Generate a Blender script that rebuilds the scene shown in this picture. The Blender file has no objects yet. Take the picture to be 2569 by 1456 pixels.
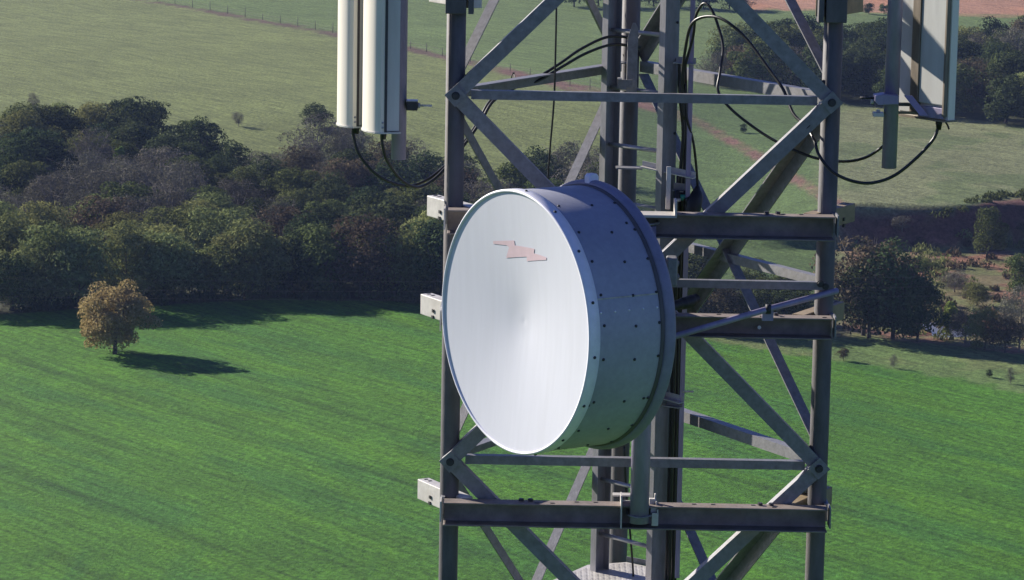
import bpy, bmesh, math, random
import numpy as np
from mathutils import Vector, Matrix
PI = math.pi
R = math.radians
sc = bpy.context.scene
col = sc.collection

# ------------------------------------------------------------------ camera
CAMZ = 50.0
FPX = 7975.0                      # focal length in units of a 2569 px wide frame
PITCH, ROLL = R(9.61), R(1.05)
F = Vector((0, math.cos(PITCH), -math.sin(PITCH)))
U0 = Vector((0, math.sin(PITCH), math.cos(PITCH)))
R0 = Vector((1, 0, 0))
RC = R0 * math.cos(ROLL) + U0 * math.sin(ROLL)
UC = U0 * math.cos(ROLL) - R0 * math.sin(ROLL)
CAM = Vector((0, 0, CAMZ))
cd = bpy.data.cameras.new('camera')
cam = bpy.data.objects.new('camera', cd)
col.objects.link(cam)
m = Matrix.Identity(4)
for i in range(3):
    m[i][0], m[i][1], m[i][2], m[i][3] = RC[i], UC[i], -F[i], CAM[i]
cam.matrix_world = m
cd.sensor_width = 36.0
cd.lens = FPX / 2569.0 * 36.0
cd.clip_start, cd.clip_end = 0.5, 12000
sc.camera = cam

# ------------------------------------------------------------------ sky, sun, exposure
SUN_AZ, SUN_EL = 53.0, 24.5       # degrees left of the view direction, above the horizon
w = bpy.data.worlds.new('World')
sc.world = w
w.use_nodes = True
wn = w.node_tree
sky = wn.nodes.new('ShaderNodeTexSky')
sky.sky_type = 'NISHITA'
sky.sun_disc = False
sky.sun_elevation, sky.sun_rotation = R(SUN_EL), R(-SUN_AZ)
sky.altitude, sky.air_density, sky.dust_density, sky.ozone_density = 600, 1.0, 0.5, 3.0
tint = wn.nodes.new('ShaderNodeMix'); tint.data_type = 'RGBA'; tint.blend_type = 'MULTIPLY'
tint.inputs['Factor'].default_value = 1.0
tint.inputs['B'].default_value = (0.80, 0.84, 1.45, 1)
wn.links.new(sky.outputs[0], tint.inputs['A'])
wn.links.new(tint.outputs['Result'], wn.nodes['Background'].inputs[0])
wn.nodes['Background'].inputs[1].default_value = 0.044
sl = bpy.data.lights.new('sun', 'SUN')
sun = bpy.data.objects.new('sun', sl)
col.objects.link(sun)
sl.energy, sl.angle, sl.color = 5.0, R(0.5), (1.0, 0.93, 0.82)
SDIR = Vector((-math.sin(R(SUN_AZ)) * math.cos(R(SUN_EL)), math.cos(R(SUN_AZ)) * math.cos(R(SUN_EL)), math.sin(R(SUN_EL))))
sun.rotation_euler = SDIR.to_track_quat('Z', 'Y').to_euler()
sc.view_settings.view_transform = 'Standard'
sc.view_settings.look = 'None'
sc.view_settings.gamma = 1.0
sc.view_settings.use_curve_mapping = False
sc.view_settings.exposure = 1.0
sc.cycles.max_bounces = 5
sc.cycles.diffuse_bounces = 2
sc.cycles.glossy_bounces = 2
sc.cycles.transmission_bounces = 2
sc.cycles.volume_bounces = 0
sc.cycles.transparent_max_bounces = 4

# ------------------------------------------------------------------ helpers
def ray(px, py):
    return F + RC * ((px - 1284.5) / FPX) + UC * ((728.0 - py) / FPX)

def U(px, py, Y):
    "point seen at photo position (px, py) on the vertical plane y = Y"
    d = ray(px, py)
    return CAM + d * (Y / d.y)

def proj_np(x, y, z):
    dx, dy, dz = x, y, z - CAMZ
    f = dy * F.y + dz * F.z
    f = np.maximum(f, 1.0)
    r = dx * RC.x + dy * RC.y + dz * RC.z
    u = dx * UC.x + dy * UC.y + dz * UC.z
    return 1284.5 + FPX * r / f, 728.0 - FPX * u / f

def put(name, me, mat=None, parent=None):
    o = bpy.data.objects.new(name, me)
    col.objects.link(o)
    if mat is not None:
        me.materials.append(mat)
    if parent is not None:
        o.parent = parent
        o.matrix_parent_inverse = Matrix.Translation(-parent.location)
    return o

def thing(name, label, cat, loc=(0, 0, 0), group=None):
    o = bpy.data.objects.new(name, None)
    o.empty_display_size = 0.2
    o.location = loc
    col.objects.link(o)
    return tag(o, label, cat, group)

def tag(o, label, cat, group=None):
    o['label'] = label
    o['category'] = cat
    if group:
        o['group'] = group
    return o

def perp(a):
    a = a.normalized()
    r = Vector((0, 0, 1)) if abs(a.z) < 0.9 else Vector((1, 0, 0))
    x = r.cross(a).normalized()
    return x, a.cross(x).normalized()

class MB:
    def __init__(s):
        s.v, s.f, s.sm = [], [], []
    def face(s, idx, smooth=False):
        s.f.append(tuple(idx)); s.sm.append(smooth)
    def box(s, c, ux, uy, uz):
        b = len(s.v)
        for i in (-1, 1):
            for j in (-1, 1):
                for k in (-1, 1):
                    s.v.append(Vector(c) + ux * i + uy * j + uz * k)
        for q in ((0, 1, 3, 2), (4, 6, 7, 5), (0, 4, 5, 1), (2, 3, 7, 6), (0, 2, 6, 4), (1, 5, 7, 3)):
            s.face([b + t for t in q])
        return s
    def prism(s, prof, A, B, xd, yd, smooth=False):
        b, n = len(s.v), len(prof)
        for P in (A, B):
            for (x, y) in prof:
                s.v.append(Vector(P) + xd * x + yd * y)
        for i in range(n):
            j = (i + 1) % n
            s.face((b + i, b + j, b + n + j, b + n + i), smooth)
        s.face([b + i for i in range(n)][::-1])
        s.face([b + n + i for i in range(n)])
        return s
    def tube(s, pts, r, n=12, smooth=True):
        pts = [Vector(p) for p in pts]
        b = len(s.v)
        x = None
        for i, p in enumerate(pts):
            a = (pts[min(i + 1, len(pts) - 1)] - pts[max(i - 1, 0)]).normalized()
            if x is None:
                x, y = perp(a)
            else:
                x = (x - a * x.dot(a)).normalized()
                y = a.cross(x)
            rr = r[i] if isinstance(r, (list, tuple)) else r
            for k in range(n):
                t = 2 * PI * k / n
                s.v.append(p + x * (rr * math.cos(t)) + y * (rr * math.sin(t)))
        for i in range(len(pts) - 1):
            for k in range(n):
                k2 = (k + 1) % n
                s.face((b + i * n + k, b + i * n + k2, b + (i + 1) * n + k2, b + (i + 1) * n + k), smooth)
        s.face([b + k for k in range(n)][::-1])
        e = b + (len(pts) - 1) * n
        s.face([e + k for k in range(n)])
        return s
    def lathe(s, prof, o, ax, ux, uy, n=96, smooth=True):
        b = len(s.v)
        for (r, h) in prof:
            for k in range(n):
                t = 2 * PI * k / n
                s.v.append(o + ax * h + ux * (r * math.cos(t)) + uy * (r * math.sin(t)))
        for i in range(len(prof) - 1):
            for k in range(n):
                k2 = (k + 1) % n
                s.face((b + i * n + k, b + (i + 1) * n + k, b + (i + 1) * n + k2, b + i * n + k2), smooth)
        return s
    def mesh(s, name):
        me = bpy.data.meshes.new(name)
        me.from_pydata([tuple(v) for v in s.v], [], s.f)
        me.polygons.foreach_set('use_smooth', s.sm)
        bm = bmesh.new(); bm.from_mesh(me)
        bmesh.ops.recalc_face_normals(bm, faces=bm.faces)
        bm.to_mesh(me); bm.free()
        me.update()
        return me
    def build(s, name, mat, parent=None, bevel=0):
        o = put(name, s.mesh(name), mat, parent)
        if bevel:
            md = o.modifiers.new('bevel', 'BEVEL')
            md.width, md.segments, md.limit_method, md.angle_limit = bevel, 2, 'ANGLE', R(40)
        return o

def spline(pts, n=10):
    pts = [Vector(p) for p in pts]
    P = [pts[0] * 2 - pts[1]] + pts + [pts[-1] * 2 - pts[-2]]
    out = []
    for i in range(1, len(P) - 2):
        for k in range(n):
            t = k / n
            a, b, c, d = P[i - 1], P[i], P[i + 1], P[i + 2]
            out.append(0.5 * (2 * b + (c - a) * t + (2 * a - 5 * b + 4 * c - d) * t * t + (3 * b - a - 3 * c + d) * t ** 3))
    out.append(pts[-1])
    return out

def L_prof(s, t=0.007):
    return [(0, 0), (s, 0), (s, t), (t, t), (t, s), (0, s)]

def angle(A, B, nrm, s, heel='up', inward=True, t=0.007, ext=0.0):
    "steel angle from A to B lying in a face with outward normal nrm; the second flange stands at the heel edge"
    A, B = Vector(A), Vector(B)
    a = (B - A).normalized()
    A, B = A - a * ext, B + a * ext
    p = nrm.cross(a).normalized()
    if (p.z > 0) == (heel == 'up'):
        p = -p
    q = nrm.cross(a).normalized()
    yd = a.cross(q).normalized()
    if yd.dot(nrm) > 0:
        yd = -yd
    if not inward:
        yd = -yd
    return MB().prism(L_prof(s, t), A - p * (s / 2), B - p * (s / 2), p, yd)

# ------------------------------------------------------------------ materials
def mat(name, base, rough=0.6, metal=0.0, var=0.12, scale=9.0, stretch=(1, 1, 1), bump=0.0, bscale=60.0, stain=None, stain_amt=0.0, stain_scale=3.0, spec=0.5):
    mm = bpy.data.materials.new(name)
    mm.use_nodes = True
    nt = mm.node_tree
    b = nt.nodes['Principled BSDF']
    b.inputs['Roughness'].default_value = rough
    b.inputs['Metallic'].default_value = metal
    b.inputs['Specular IOR Level'].default_value = spec
    tc = nt.nodes.new('ShaderNodeTexCoord')
    mp = nt.nodes.new('ShaderNodeMapping')
    mp.inputs['Scale'].default_value = stretch
    nt.links.new(tc.outputs['Object'], mp.inputs[0])
    nz = nt.nodes.new('ShaderNodeTexNoise')
    nz.inputs['Scale'].default_value, nz.inputs['Detail'].default_value, nz.inputs['Roughness'].default_value = scale, 6, 0.65
    nt.links.new(mp.outputs[0], nz.inputs['Vector'])
    cr = nt.nodes.new('ShaderNodeValToRGB')
    lo = [c * (1 - 2 * var) for c in base]; hi = [min(1, c * (1 + 1.4 * var)) for c in base]
    cr.color_ramp.elements[0].position, cr.color_ramp.elements[1].position = 0.28, 0.72
    cr.color_ramp.elements[0].color = (*lo, 1); cr.color_ramp.elements[1].color = (*hi, 1)
    nt.links.new(nz.outputs['Fac'], cr.inputs[0])
    out = cr.outputs[0]
    if stain:
        n2 = nt.nodes.new('ShaderNodeTexNoise')
        n2.inputs['Scale'].default_value, n2.inputs['Detail'].default_value = stain_scale, 8
        nt.links.new(mp.outputs[0], n2.inputs['Vector'])
        r2 = nt.nodes.new('ShaderNodeValToRGB')
        r2.color_ramp.elements[0].position, r2.color_ramp.elements[1].position = 0.48, 0.7
        r2.color_ramp.elements[1].color = (stain_amt,) * 3 + (1,)
        nt.links.new(n2.outputs['Fac'], r2.inputs[0])
        mx = nt.nodes.new('ShaderNodeMix'); mx.data_type = 'RGBA'
        nt.links.new(r2.outputs[0], mx.inputs['Factor'])
        nt.links.new(out, mx.inputs['A'])
        mx.inputs['B'].default_value = (*stain, 1)
        out = mx.outputs['Result']
    nt.links.new(out, b.inputs['Base Color'])
    if bump:
        n3 = nt.nodes.new('ShaderNodeTexNoise')
        n3.inputs['Scale'].default_value, n3.inputs['Detail'].default_value = bscale, 4
        nt.links.new(mp.outputs[0], n3.inputs['Vector'])
        bp = nt.nodes.new('ShaderNodeBump')
        bp.inputs['Strength'].default_value, bp.inputs['Distance'].default_value = bump, 0.004
        nt.links.new(n3.outputs['Fac'], bp.inputs['Height'])
        nt.links.new(bp.outputs[0], b.inputs['Normal'])
    return mm

STEEL = mat('galvanised_steel', (0.21, 0.21, 0.222), 0.5, 0.25, 0.16, 26, bump=0.25, bscale=90, stain=(0.2, 0.18, 0.16), stain_amt=0.5)
LEGM = mat('leg_steel', (0.10, 0.095, 0.10), 0.6, 0.15, 0.16, 18, (1, 1, 0.35), bump=0.25, bscale=70, stain=(0.13, 0.11, 0.095), stain_amt=0.6)
BEAMM = mat('weathered_beam_steel', (0.22, 0.185, 0.165), 0.65, 0.1, 0.2, 10, bump=0.3, bscale=80, stain=(0.2, 0.13, 0.09), stain_amt=0.5, stain_scale=4)
PALE = mat('pale_galvanised', (0.52, 0.50, 0.47), 0.5, 0.15, 0.1, 14, bump=0.2, stain=(0.4, 0.36, 0.3), stain_amt=0.4)
ALU = mat('bright_galvanised', (0.34, 0.335, 0.35), 0.4, 0.3, 0.12, 20, bump=0.15)
RAILM = mat('ladder_rail_steel', (0.235, 0.23, 0.245), 0.45, 0.2, 0.14, 20, (1, 1, 0.3), bump=0.2)
BLUESTEEL = mat('pipe_steel', (0.28, 0.25, 0.36), 0.5, 0.2, 0.12, 16, (1, 1, 0.3), bump=0.2)
SHROUD = mat('shroud_paint', (0.325, 0.335, 0.385), 0.5, 0.05, 0.06, 30, bump=0.12, bscale=120, stain=(0.19, 0.20, 0.25), stain_amt=0.35, stain_scale=2.5)
RIM = mat('rim_paint', (0.74, 0.74, 0.79), 0.45, 0.05, 0.05, 20)
RADOME = mat('radome_fabric', (0.56, 0.575, 0.63), 0.6, 0.0, 0.02, 4, (7, 7, 0.5), bump=0.05, bscale=60, stain=(0.51, 0.52, 0.56), stain_amt=0.3, stain_scale=1.6)
RINGM = mat('ring_paint', (0.21, 0.205, 0.275), 0.5, 0.05, 0.08, 20)
EMBLEM = mat('faded_emblem_paint', (0.60, 0.455, 0.485), 0.6, 0, 0.04, 20)
BOLT = mat('dark_bolt', (0.045, 0.045, 0.05), 0.5, 0.4, 0.1, 20)
PLASTIC = mat('antenna_plastic', (0.74, 0.69, 0.59), 0.45, 0, 0.03, 6, (3, 3, 0.4), stain=(0.5, 0.45, 0.36), stain_amt=0.45, stain_scale=1.4)
PLASTIC2 = mat('antenna_side_plastic', (0.50, 0.50, 0.47), 0.5, 0, 0.05, 8, (3, 3, 0.4), stain=(0.33, 0.3, 0.25), stain_amt=0.4, stain_scale=3)
BROWNM = mat('antenna_edge_channel', (0.2, 0.165, 0.125), 0.55, 0.2, 0.2, 12, (2, 2, 0.4))
CABLE = mat('black_cable', (0.014, 0.015, 0.014), 0.38, 0, 0.2, 30)
BLACKM = mat('black_rubber', (0.008, 0.008, 0.009), 0.55, 0, 0.2, 30)
TEAL = mat('teal_tape', (0.02, 0.2, 0.15), 0.5, 0, 0.1, 30)
WHITECAP = mat('white_cap', (0.75, 0.75, 0.73), 0.5, 0, 0.05, 30)
OCHRE = mat('ochre_steel', (0.26, 0.20, 0.125), 0.6, 0.1, 0.15, 12)
WOODM = mat('fence_wood', (0.12, 0.1, 0.08), 0.8, 0, 0.2, 4)
BARK = mat('bark', (0.075, 0.06, 0.05), 0.85, 0, 0.25, 5)
BARKP = mat('pale_bark', (0.2, 0.175, 0.15), 0.85, 0, 0.25, 5)

# ------------------------------------------------------------------ ground
rng = np.random.default_rng(7)
_lat = rng.random((512, 512))
def vnoise(x, y):
    xi, yi = np.floor(x).astype(int), np.floor(y).astype(int)
    fx, fy = x - xi, y - yi
    fx, fy = fx * fx * (3 - 2 * fx), fy * fy * (3 - 2 * fy)
    g = lambda i, j: _lat[i % 512, j % 512]
    return (g(xi, yi) * (1 - fx) + g(xi + 1, yi) * fx) * (1 - fy) + (g(xi, yi + 1) * (1 - fx) + g(xi + 1, yi + 1) * fx) * fy
def fnoise(x, y):
    return 0.55 * vnoise(x, y) + 0.28 * vnoise(x * 2.1 + 17, y * 2.1 + 5) + 0.17 * vnoise(x * 4.3 + 71, y * 4.3 + 33)
def sstep(a, b, x):
    t = np.clip((x - a) / (b - a), 0, 1)
    return t * t * (3 - 2 * t)
def zterr(x, y):
    x, y = np.asarray(x, float), np.asarray(y, float)
    und = 0.7 * (vnoise(x / 45 + 9, y / 60) - 0.5) * sstep(120, 200, y)
    wx = sstep(20, 37, x)
    yc = 331 + 5 * (vnoise(x / 9, y * 0 + 3.3) - 0.5) + 0.12 * (x - 45)
    steep = sstep(-3.5, 0.3, y - yc)
    soft = sstep(325, 430, y)
    pond = -0.9 * np.exp(-(((x - 38) / 7) ** 2 + ((y - 283) / 6) ** 2))
    far = 9.0 * sstep(520, 900, y) + 60 * sstep(900, 3000, y)
    return und + 4.2 * (wx * steep + (1 - wx) * soft) + pond + far
def G(px, py):
    "ground point seen at photo position (px, py)"
    d = ray(px, py)
    ys = np.arange(150, 1200, 0.5)
    x, z = d.x / d.y * ys, CAMZ + d.z / d.y * ys
    hit = np.nonzero(z <= zterr(x, ys))[0]
    i = hit[0] if len(hit) else len(ys) - 1
    return Vector((x[i], ys[i], float(zterr(x[i], ys[i]))))

def lerp_poly(pts, x):
    return np.interp(x, [p[0] for p in pts], [p[1] for p in pts])

NEAR = [(-4000, 900), (-400, 800), (0, 790), (200, 774), (430, 764), (700, 748), (1000, 756), (1500, 790), (1750, 848), (2000, 892), (2100, 905), (2300, 932), (2569, 985), (3000, 1060), (6000, 1600)]
WOODNEAR = [(-4000, 900), (-400, 800), (0, 790), (200, 774), (430, 764), (700, 748), (1000, 756), (1500, 790), (1750, 838), (2000, 846), (2100, 842), (2300, 858), (2569, 888), (3000, 930), (6000, 1200)]
FENCE = [(-3000, -600), (390, 5), (840, 86), (1110, 142), (1280, 182), (1420, 216), (1510, 234), (1740, 300), (1900, 392), (2120, 525), (2260, 600), (2600, 640)]
WOODFAR = [(-3000, 420), (-200, 372), (0, 362), (200, 340), (330, 325), (450, 345), (540, 440), (640, 500), (700, 470), (760, 400), (860, 385), (1000, 440), (1120, 470), (1250, 520), (1320, 500), (1420, 450), (1520, 440), (1600, 560), (1700, 700), (1800, 715), (1960, 735), (2040, 770), (2060, 830), (6000, 830)]
CUT = [(2000, 500), (2150, 545), (2250, 528), (2350, 540), (2480, 505), (2700, 480), (6000, 300)]

def ground_color(x, y, z):
    px, py = proj_np(x, y, z)
    j = (fnoise(x / 3.1, y / 5.0) - 0.5)
    jj = (fnoise(x / 1.2 + 40, y / 2.5) - 0.5)
    n = x.shape[0]
    c = np.zeros((n, 3))
    def setc(mask, rgb, amt=1.0):
        mk = np.clip(mask, 0, 1)[:, None] * amt
        c[:] = c * (1 - mk) + np.array(rgb) * mk
    farA, farB = (0.138, 0.165, 0.052), (0.102, 0.148, 0.044)
    setc(np.ones(n), farA)
    fl = lerp_poly(FENCE, px)
    setc(sstep(4, -4, py - fl), farB)
    # field right of the ladder
    setc(sstep(1480, 1620, px) * sstep(150, 260, py), (0.070, 0.112, 0.034))
    setc(sstep(2020, 2140, px + 60 * j) * sstep(230, 290, py), (0.150, 0.165, 0.078))
    setc(sstep(2060, 2140, px) * sstep(0.52, 0.62, fnoise(x / 7, y / 14)) * sstep(230, 290, py), (0.09, 0.12, 0.045), 0.8)
    # ploughed soil far away
    edge = np.interp(px, [-9000, 1780, 1850, 2000, 2569, 3000], [-400, -60, 22, 26, 40, 40]) + 14 * j
    setc(sstep(5, -5, py - edge), (0.38, 0.185, 0.105))
    setc(sstep(5, -5, py - edge) * sstep(0.45, 0.6, fnoise(x / 12, y / 30)), (0.30, 0.17, 0.11), 0.8)
    # dirt strip along the fence and the red track
    wd = np.interp(px, [300, 840, 1110, 1500, 1740, 2260], [4, 7, 9, 15, 16, 24])
    soil = np.where(px[:, None] > 1200, np.array([[0.145, 0.080, 0.062]]), np.array([[0.105, 0.07, 0.05]]))
    mk = (sstep(1.0, 0.4, np.abs(py - fl + 10 * jj) / wd) * sstep(2320, 2240, px) * (0.5 + 0.5 * sstep(0.35, 0.5, fnoise(x / 4, y / 6))))[:, None]
    c[:] = c * (1 - mk) + soil * mk
    # wood floor
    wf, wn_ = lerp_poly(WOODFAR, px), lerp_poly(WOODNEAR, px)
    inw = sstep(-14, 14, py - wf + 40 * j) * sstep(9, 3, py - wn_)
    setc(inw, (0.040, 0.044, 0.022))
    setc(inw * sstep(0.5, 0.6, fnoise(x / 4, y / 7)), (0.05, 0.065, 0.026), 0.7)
    # second wood, upper right
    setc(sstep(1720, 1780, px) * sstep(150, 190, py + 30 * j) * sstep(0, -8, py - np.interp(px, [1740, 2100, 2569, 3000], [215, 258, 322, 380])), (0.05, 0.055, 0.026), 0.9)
    # bank and rough slope on the right
    ct = lerp_poly(CUT, px)
    right = sstep(2080, 2170, px)
    rough = right * sstep(-4, 6, py - ct + 18 * j)
    setc(rough, (0.155, 0.130, 0.065))
    setc(rough * sstep(0.46, 0.56, fnoise(x / 3.3 + 9, y / 5)), (0.205, 0.095, 0.065), 0.85)
    setc(rough * sstep(0.5, 0.62, fnoise(x / 2.2, y / 4 + 60)), (0.125, 0.14, 0.05), 0.85)
    setc(right * sstep(-2, 6, py - ct + 8 * j) * sstep(92, 75, py - ct), (0.105, 0.046, 0.042), 0.95)  # red soil of the bank face, darkened with its shade in the colour
    setc(right * sstep(8, 4, np.abs(py - np.interp(px, [2150, 2230, 2400, 2569, 3000], [570, 592, 612, 606, 600]))), (0.19, 0.085, 0.062), 0.7)
    # pale rough grass strip and the crop
    setc(sstep(-2, 3, py - wn_ + 10 * jj) * sstep(1600, 1900, px), (0.098, 0.155, 0.044))
    setc(sstep(-2, 3, py - wn_) * sstep(0.5, 0.62, fnoise(x / 5 + 3, y / 6)) * sstep(1600, 1900, px), (0.14, 0.165, 0.06), 0.6)
    nr = lerp_poly(NEAR, px)
    crop = sstep(-4, 5, py - nr + 26 * jj * sstep(1600, 1900, px))
    setc(crop, (0.055, 0.155, 0.013))
    ca, sa = math.cos(R(-52)), math.sin(R(-52))
    al, ac = x * ca + y * sa, -x * sa + y * ca
    st = fnoise(al / 22, ac / 2.6)
    setc(crop * sstep(0.5, 0.68, st), (0.070, 0.182, 0.011), 0.6)
    setc(crop * sstep(0.5, 0.34, fnoise(al / 16 + 31, ac / 3.4)), (0.038, 0.128, 0.018), 0.7)
    return c, crop

def axis_pts(segs):
    out = []
    for a, b, st in segs:
        out += list(np.arange(a, b, st))
    out.append(segs[-1][1])
    return np.array(out)
xs = axis_pts([(-4000, -600, 400), (-600, -120, 40), (-120, -64, 4), (-64, 64, 0.55), (64, 120, 3), (120, 600, 40), (600, 4000, 400)])
ys = axis_pts([(-400, 160, 40), (160, 196, 4), (196, 300, 0.6), (300, 460, 0.8), (460, 680, 1.6), (680, 1000, 20), (1000, 9000, 400)])
X, Y = np.meshgrid(xs, ys)
xf, yf = X.ravel(), Y.ravel()
zf = zterr(xf, yf)
nx, ny = len(xs), len(ys)
ii = (np.arange(ny - 1)[:, None] * nx + np.arange(nx - 1)[None, :]).ravel()
quads = np.stack([ii, ii + 1, ii + nx + 1, ii + nx], 1).astype(np.int32)
gm = bpy.data.meshes.new('ground')
gm.vertices.add(len(xf)); gm.vertices.foreach_set('co', np.stack([xf, yf, zf], 1).astype(np.float32).ravel())
gm.loops.add(quads.size); gm.loops.foreach_set('vertex_index', quads.ravel())
gm.polygons.add(len(quads)); gm.polygons.foreach_set('loop_start', np.arange(0, quads.size, 4, dtype=np.int32))
gm.polygons.foreach_set('use_smooth', np.ones(len(quads), bool))
gm.update(calc_edges=True)
ca_ = gm.color_attributes.new('soil', 'FLOAT_COLOR', 'POINT')
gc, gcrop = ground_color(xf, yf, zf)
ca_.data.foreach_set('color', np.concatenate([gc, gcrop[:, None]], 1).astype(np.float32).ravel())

def ground_material():
    mm = bpy.data.materials.new('field_ground')
    mm.use_nodes = True
    nt = mm.node_tree; N = nt.nodes; Lk = nt.links.new
    b = N['Principled BSDF']
    b.inputs['Roughness'].default_value = 0.9
    b.inputs['Specular IOR Level'].default_value = 0.15
    at = N.new('ShaderNodeAttribute'); at.attribute_name = 'soil'
    tc = N.new('ShaderNodeTexCoord')
    mp = N.new('ShaderNodeMapping'); mp.vector_type = 'TEXTURE'; mp.inputs['Rotation'].default_value = (0, 0, R(-52)); mp.inputs['Scale'].default_value = (6.5, 1, 1)
    Lk(tc.outputs['Object'], mp.inputs[0])
    def noise(vec, scale, det, lo, hi, a, bb):
        n = N.new('ShaderNodeTexNoise'); n.inputs['Scale'].default_value = scale; n.inputs['Detail'].default_value = det; n.inputs['Roughness'].default_value = 0.7
        Lk(vec, n.inputs['Vector'])
        r = N.new('ShaderNodeMapRange'); r.inputs['From Min'].default_value = lo; r.inputs['From Max'].default_value = hi
        r.inputs['To Min'].default_value = a; r.inputs['To Max'].default_value = bb
        Lk(n.outputs['Fac'], r.inputs[0])
        return r.outputs[0], n.outputs['Fac']
    f1, _ = noise(tc.outputs['Object'], 2.6, 6, 0.32, 0.68, 0.5, 1.45)
    f2, h2 = noise(mp.outputs[0], 1.1, 5, 0.3, 0.7, 0.66, 1.3)
    f3, _ = noise(tc.outputs['Object'], 0.06, 3, 0.3, 0.7, 0.88, 1.12)
    m1 = N.new('ShaderNodeMath'); m1.operation = 'MULTIPLY'; Lk(f1, m1.inputs[0]); Lk(f2, m1.inputs[1])
    m2 = N.new('ShaderNodeMath'); m2.operation = 'MULTIPLY'; Lk(m1.outputs[0], m2.inputs[0]); Lk(f3, m2.inputs[1])
    # drill rows and wheel tracks of the crop
    mq = N.new('ShaderNodeMapping'); mq.vector_type = 'TEXTURE'; mq.inputs['Rotation'].default_value = (0, 0, R(-52))
    Lk(tc.outputs['Object'], mq.inputs[0])
    def rows(scale, dist, lo, hi, dark):
        wv = N.new('ShaderNodeTexWave'); wv.bands_direction = 'Y'
        wv.inputs['Scale'].default_value = scale; wv.inputs['Distortion'].default_value = dist
        wv.inputs['Detail'].default_value = 3; wv.inputs['Detail Scale'].default_value = 0.35
        Lk(mq.outputs[0], wv.inputs['Vector'])
        r = N.new('ShaderNodeMapRange'); r.inputs['From Min'].default_value = lo; r.inputs['From Max'].default_value = hi
        r.inputs['To Min'].default_value = 0.0; r.inputs['To Max'].default_value = dark
        Lk(wv.outputs['Fac'], r.inputs[0])
        q = N.new('ShaderNodeMath'); q.operation = 'MULTIPLY'; Lk(r.outputs[0], q.inputs[0]); Lk(at.outputs['Alpha'], q.inputs[1])
        z = N.new('ShaderNodeMath'); z.operation = 'SUBTRACT'; z.inputs[0].default_value = 1.0; Lk(q.outputs[0], z.inputs[1])
        return z.outputs[0]
    gate, _g = noise(mp.outputs[0], 0.11, 2, 0.42, 0.62, 0.0, 1.0)
    t1, t2 = rows(0.031, 3.0, 0.95, 1.0, 0.36), rows(0.30, 2.2, 0.5, 1.0, 0.16)
    gm_ = N.new('ShaderNodeMix'); Lk(gate, gm_.inputs[0]); gm_.inputs[2].default_value = 1.0; Lk(t1, gm_.inputs[3]); t1 = gm_.outputs[0]
    for tq in (t1, t2):
        mz = N.new('ShaderNodeMath'); mz.operation = 'MULTIPLY'; Lk(m2.outputs[0], mz.inputs[0]); Lk(tq, mz.inputs[1]); m2 = mz
    vm = N.new('ShaderNodeVectorMath'); vm.operation = 'SCALE'
    Lk(at.outputs['Color'], vm.inputs[0]); Lk(m2.outputs[0], vm.inputs['Scale'])
    Lk(vm.outputs[0], b.inputs['Base Color'])
    n4 = N.new('ShaderNodeTexNoise'); n4.inputs['Scale'].default_value = 1.4; n4.inputs['Detail'].default_value = 6; n4.inputs['Roughness'].default_value = 0.75
    Lk(tc.outputs['Object'], n4.inputs['Vector'])
    bp = N.new('ShaderNodeBump'); bp.inputs['Strength'].default_value = 0.55; bp.inputs['Distance'].default_value = 0.5
    Lk(n4.outputs['Fac'], bp.inputs['Height']); Lk(bp.outputs[0], b.inputs['Normal'])
    return mm
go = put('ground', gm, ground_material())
go['kind'] = 'structure'

# pond behind the grass strip
pm = bpy.data.materials.new('pond_water'); pm.use_nodes = True
pb = pm.node_tree.nodes['Principled BSDF']
pb.inputs['Base Color'].default_value = (0.12, 0.12, 0.12, 1); pb.inputs['Roughness'].default_value = 0.3
pn = pm.node_tree.nodes.new('ShaderNodeTexNoise'); pn.inputs['Scale'].default_value = 2.5
pbp = pm.node_tree.nodes.new('ShaderNodeBump'); pbp.inputs['Strength'].default_value = 0.1
pm.node_tree.links.new(pn.outputs['Fac'], pbp.inputs['Height']); pm.node_tree.links.new(pbp.outputs[0], pb.inputs['Normal'])
b = MB()
pc = G(2385, 836) + Vector((0, 0, 0.25))
for k in range(40):
    t = 2 * PI * k / 40
    rr = 1 + 0.15 * math.sin(3 * t + 1) + 0.1 * math.sin(5 * t)
    b.v.append(pc + Vector((2.6 * rr * math.cos(t), 4.2 * rr * math.sin(t), 0)))
b.face(range(40))
po = b.build('pond_water', pm)
po['kind'] = 'structure'

# ------------------------------------------------------------------ the tower
Y0, YB = 16.90, 18.63
LL, LR, LB = U(1139, 453, Y0), U(2083, 300, Y0), U(1574, 430, YB)
tower = thing('lattice_tower', 'grey three-legged steel lattice tower with crossed angle bracing above the green field', 'tower', (0, Y0, 0))
for P, r in ((LL, 0.0515), (LR, 0.0515), (LB, 0.054)):
    gz = float(zterr(P.x, P.y))
    lg = MB().tube([(P.x, P.y, gz - 0.3), (P.x, P.y, 40), (P.x, P.y, 46), (P.x, P.y, 53)], r, 32).build('leg', LEGM, tower)
NF = Vector((0, -1, 0))
NRt = Vector((0.866, 0.5, 0))
NLt = Vector((-0.866, 0.5, 0))
def zat(px, py, Y): return U(px, py, Y).z
JZ = [zat(1142, 236, Y0), zat(1130, 1150, Y0)]          # panel point heights on the left leg
bay = JZ[0] - JZ[1]
JZ = [JZ[0] + bay, JZ[0], JZ[1], JZ[1] - bay]
def at_leg(P, z, n=None, off=0.0):
    q = Vector((P.x, P.y, z))
    return q + n * off if n else q
S = 0.074
def strut(A, B, n, s, **k):
    return angle(A, B, n, s, **k).build('horizontal_strut', STEEL, tower)
def brace(A, B, n, s, **k):
    return angle(A, B, n, s, **k).build('diagonal_brace', STEEL, tower)
rx = Vector((1, 0, 0))
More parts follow.
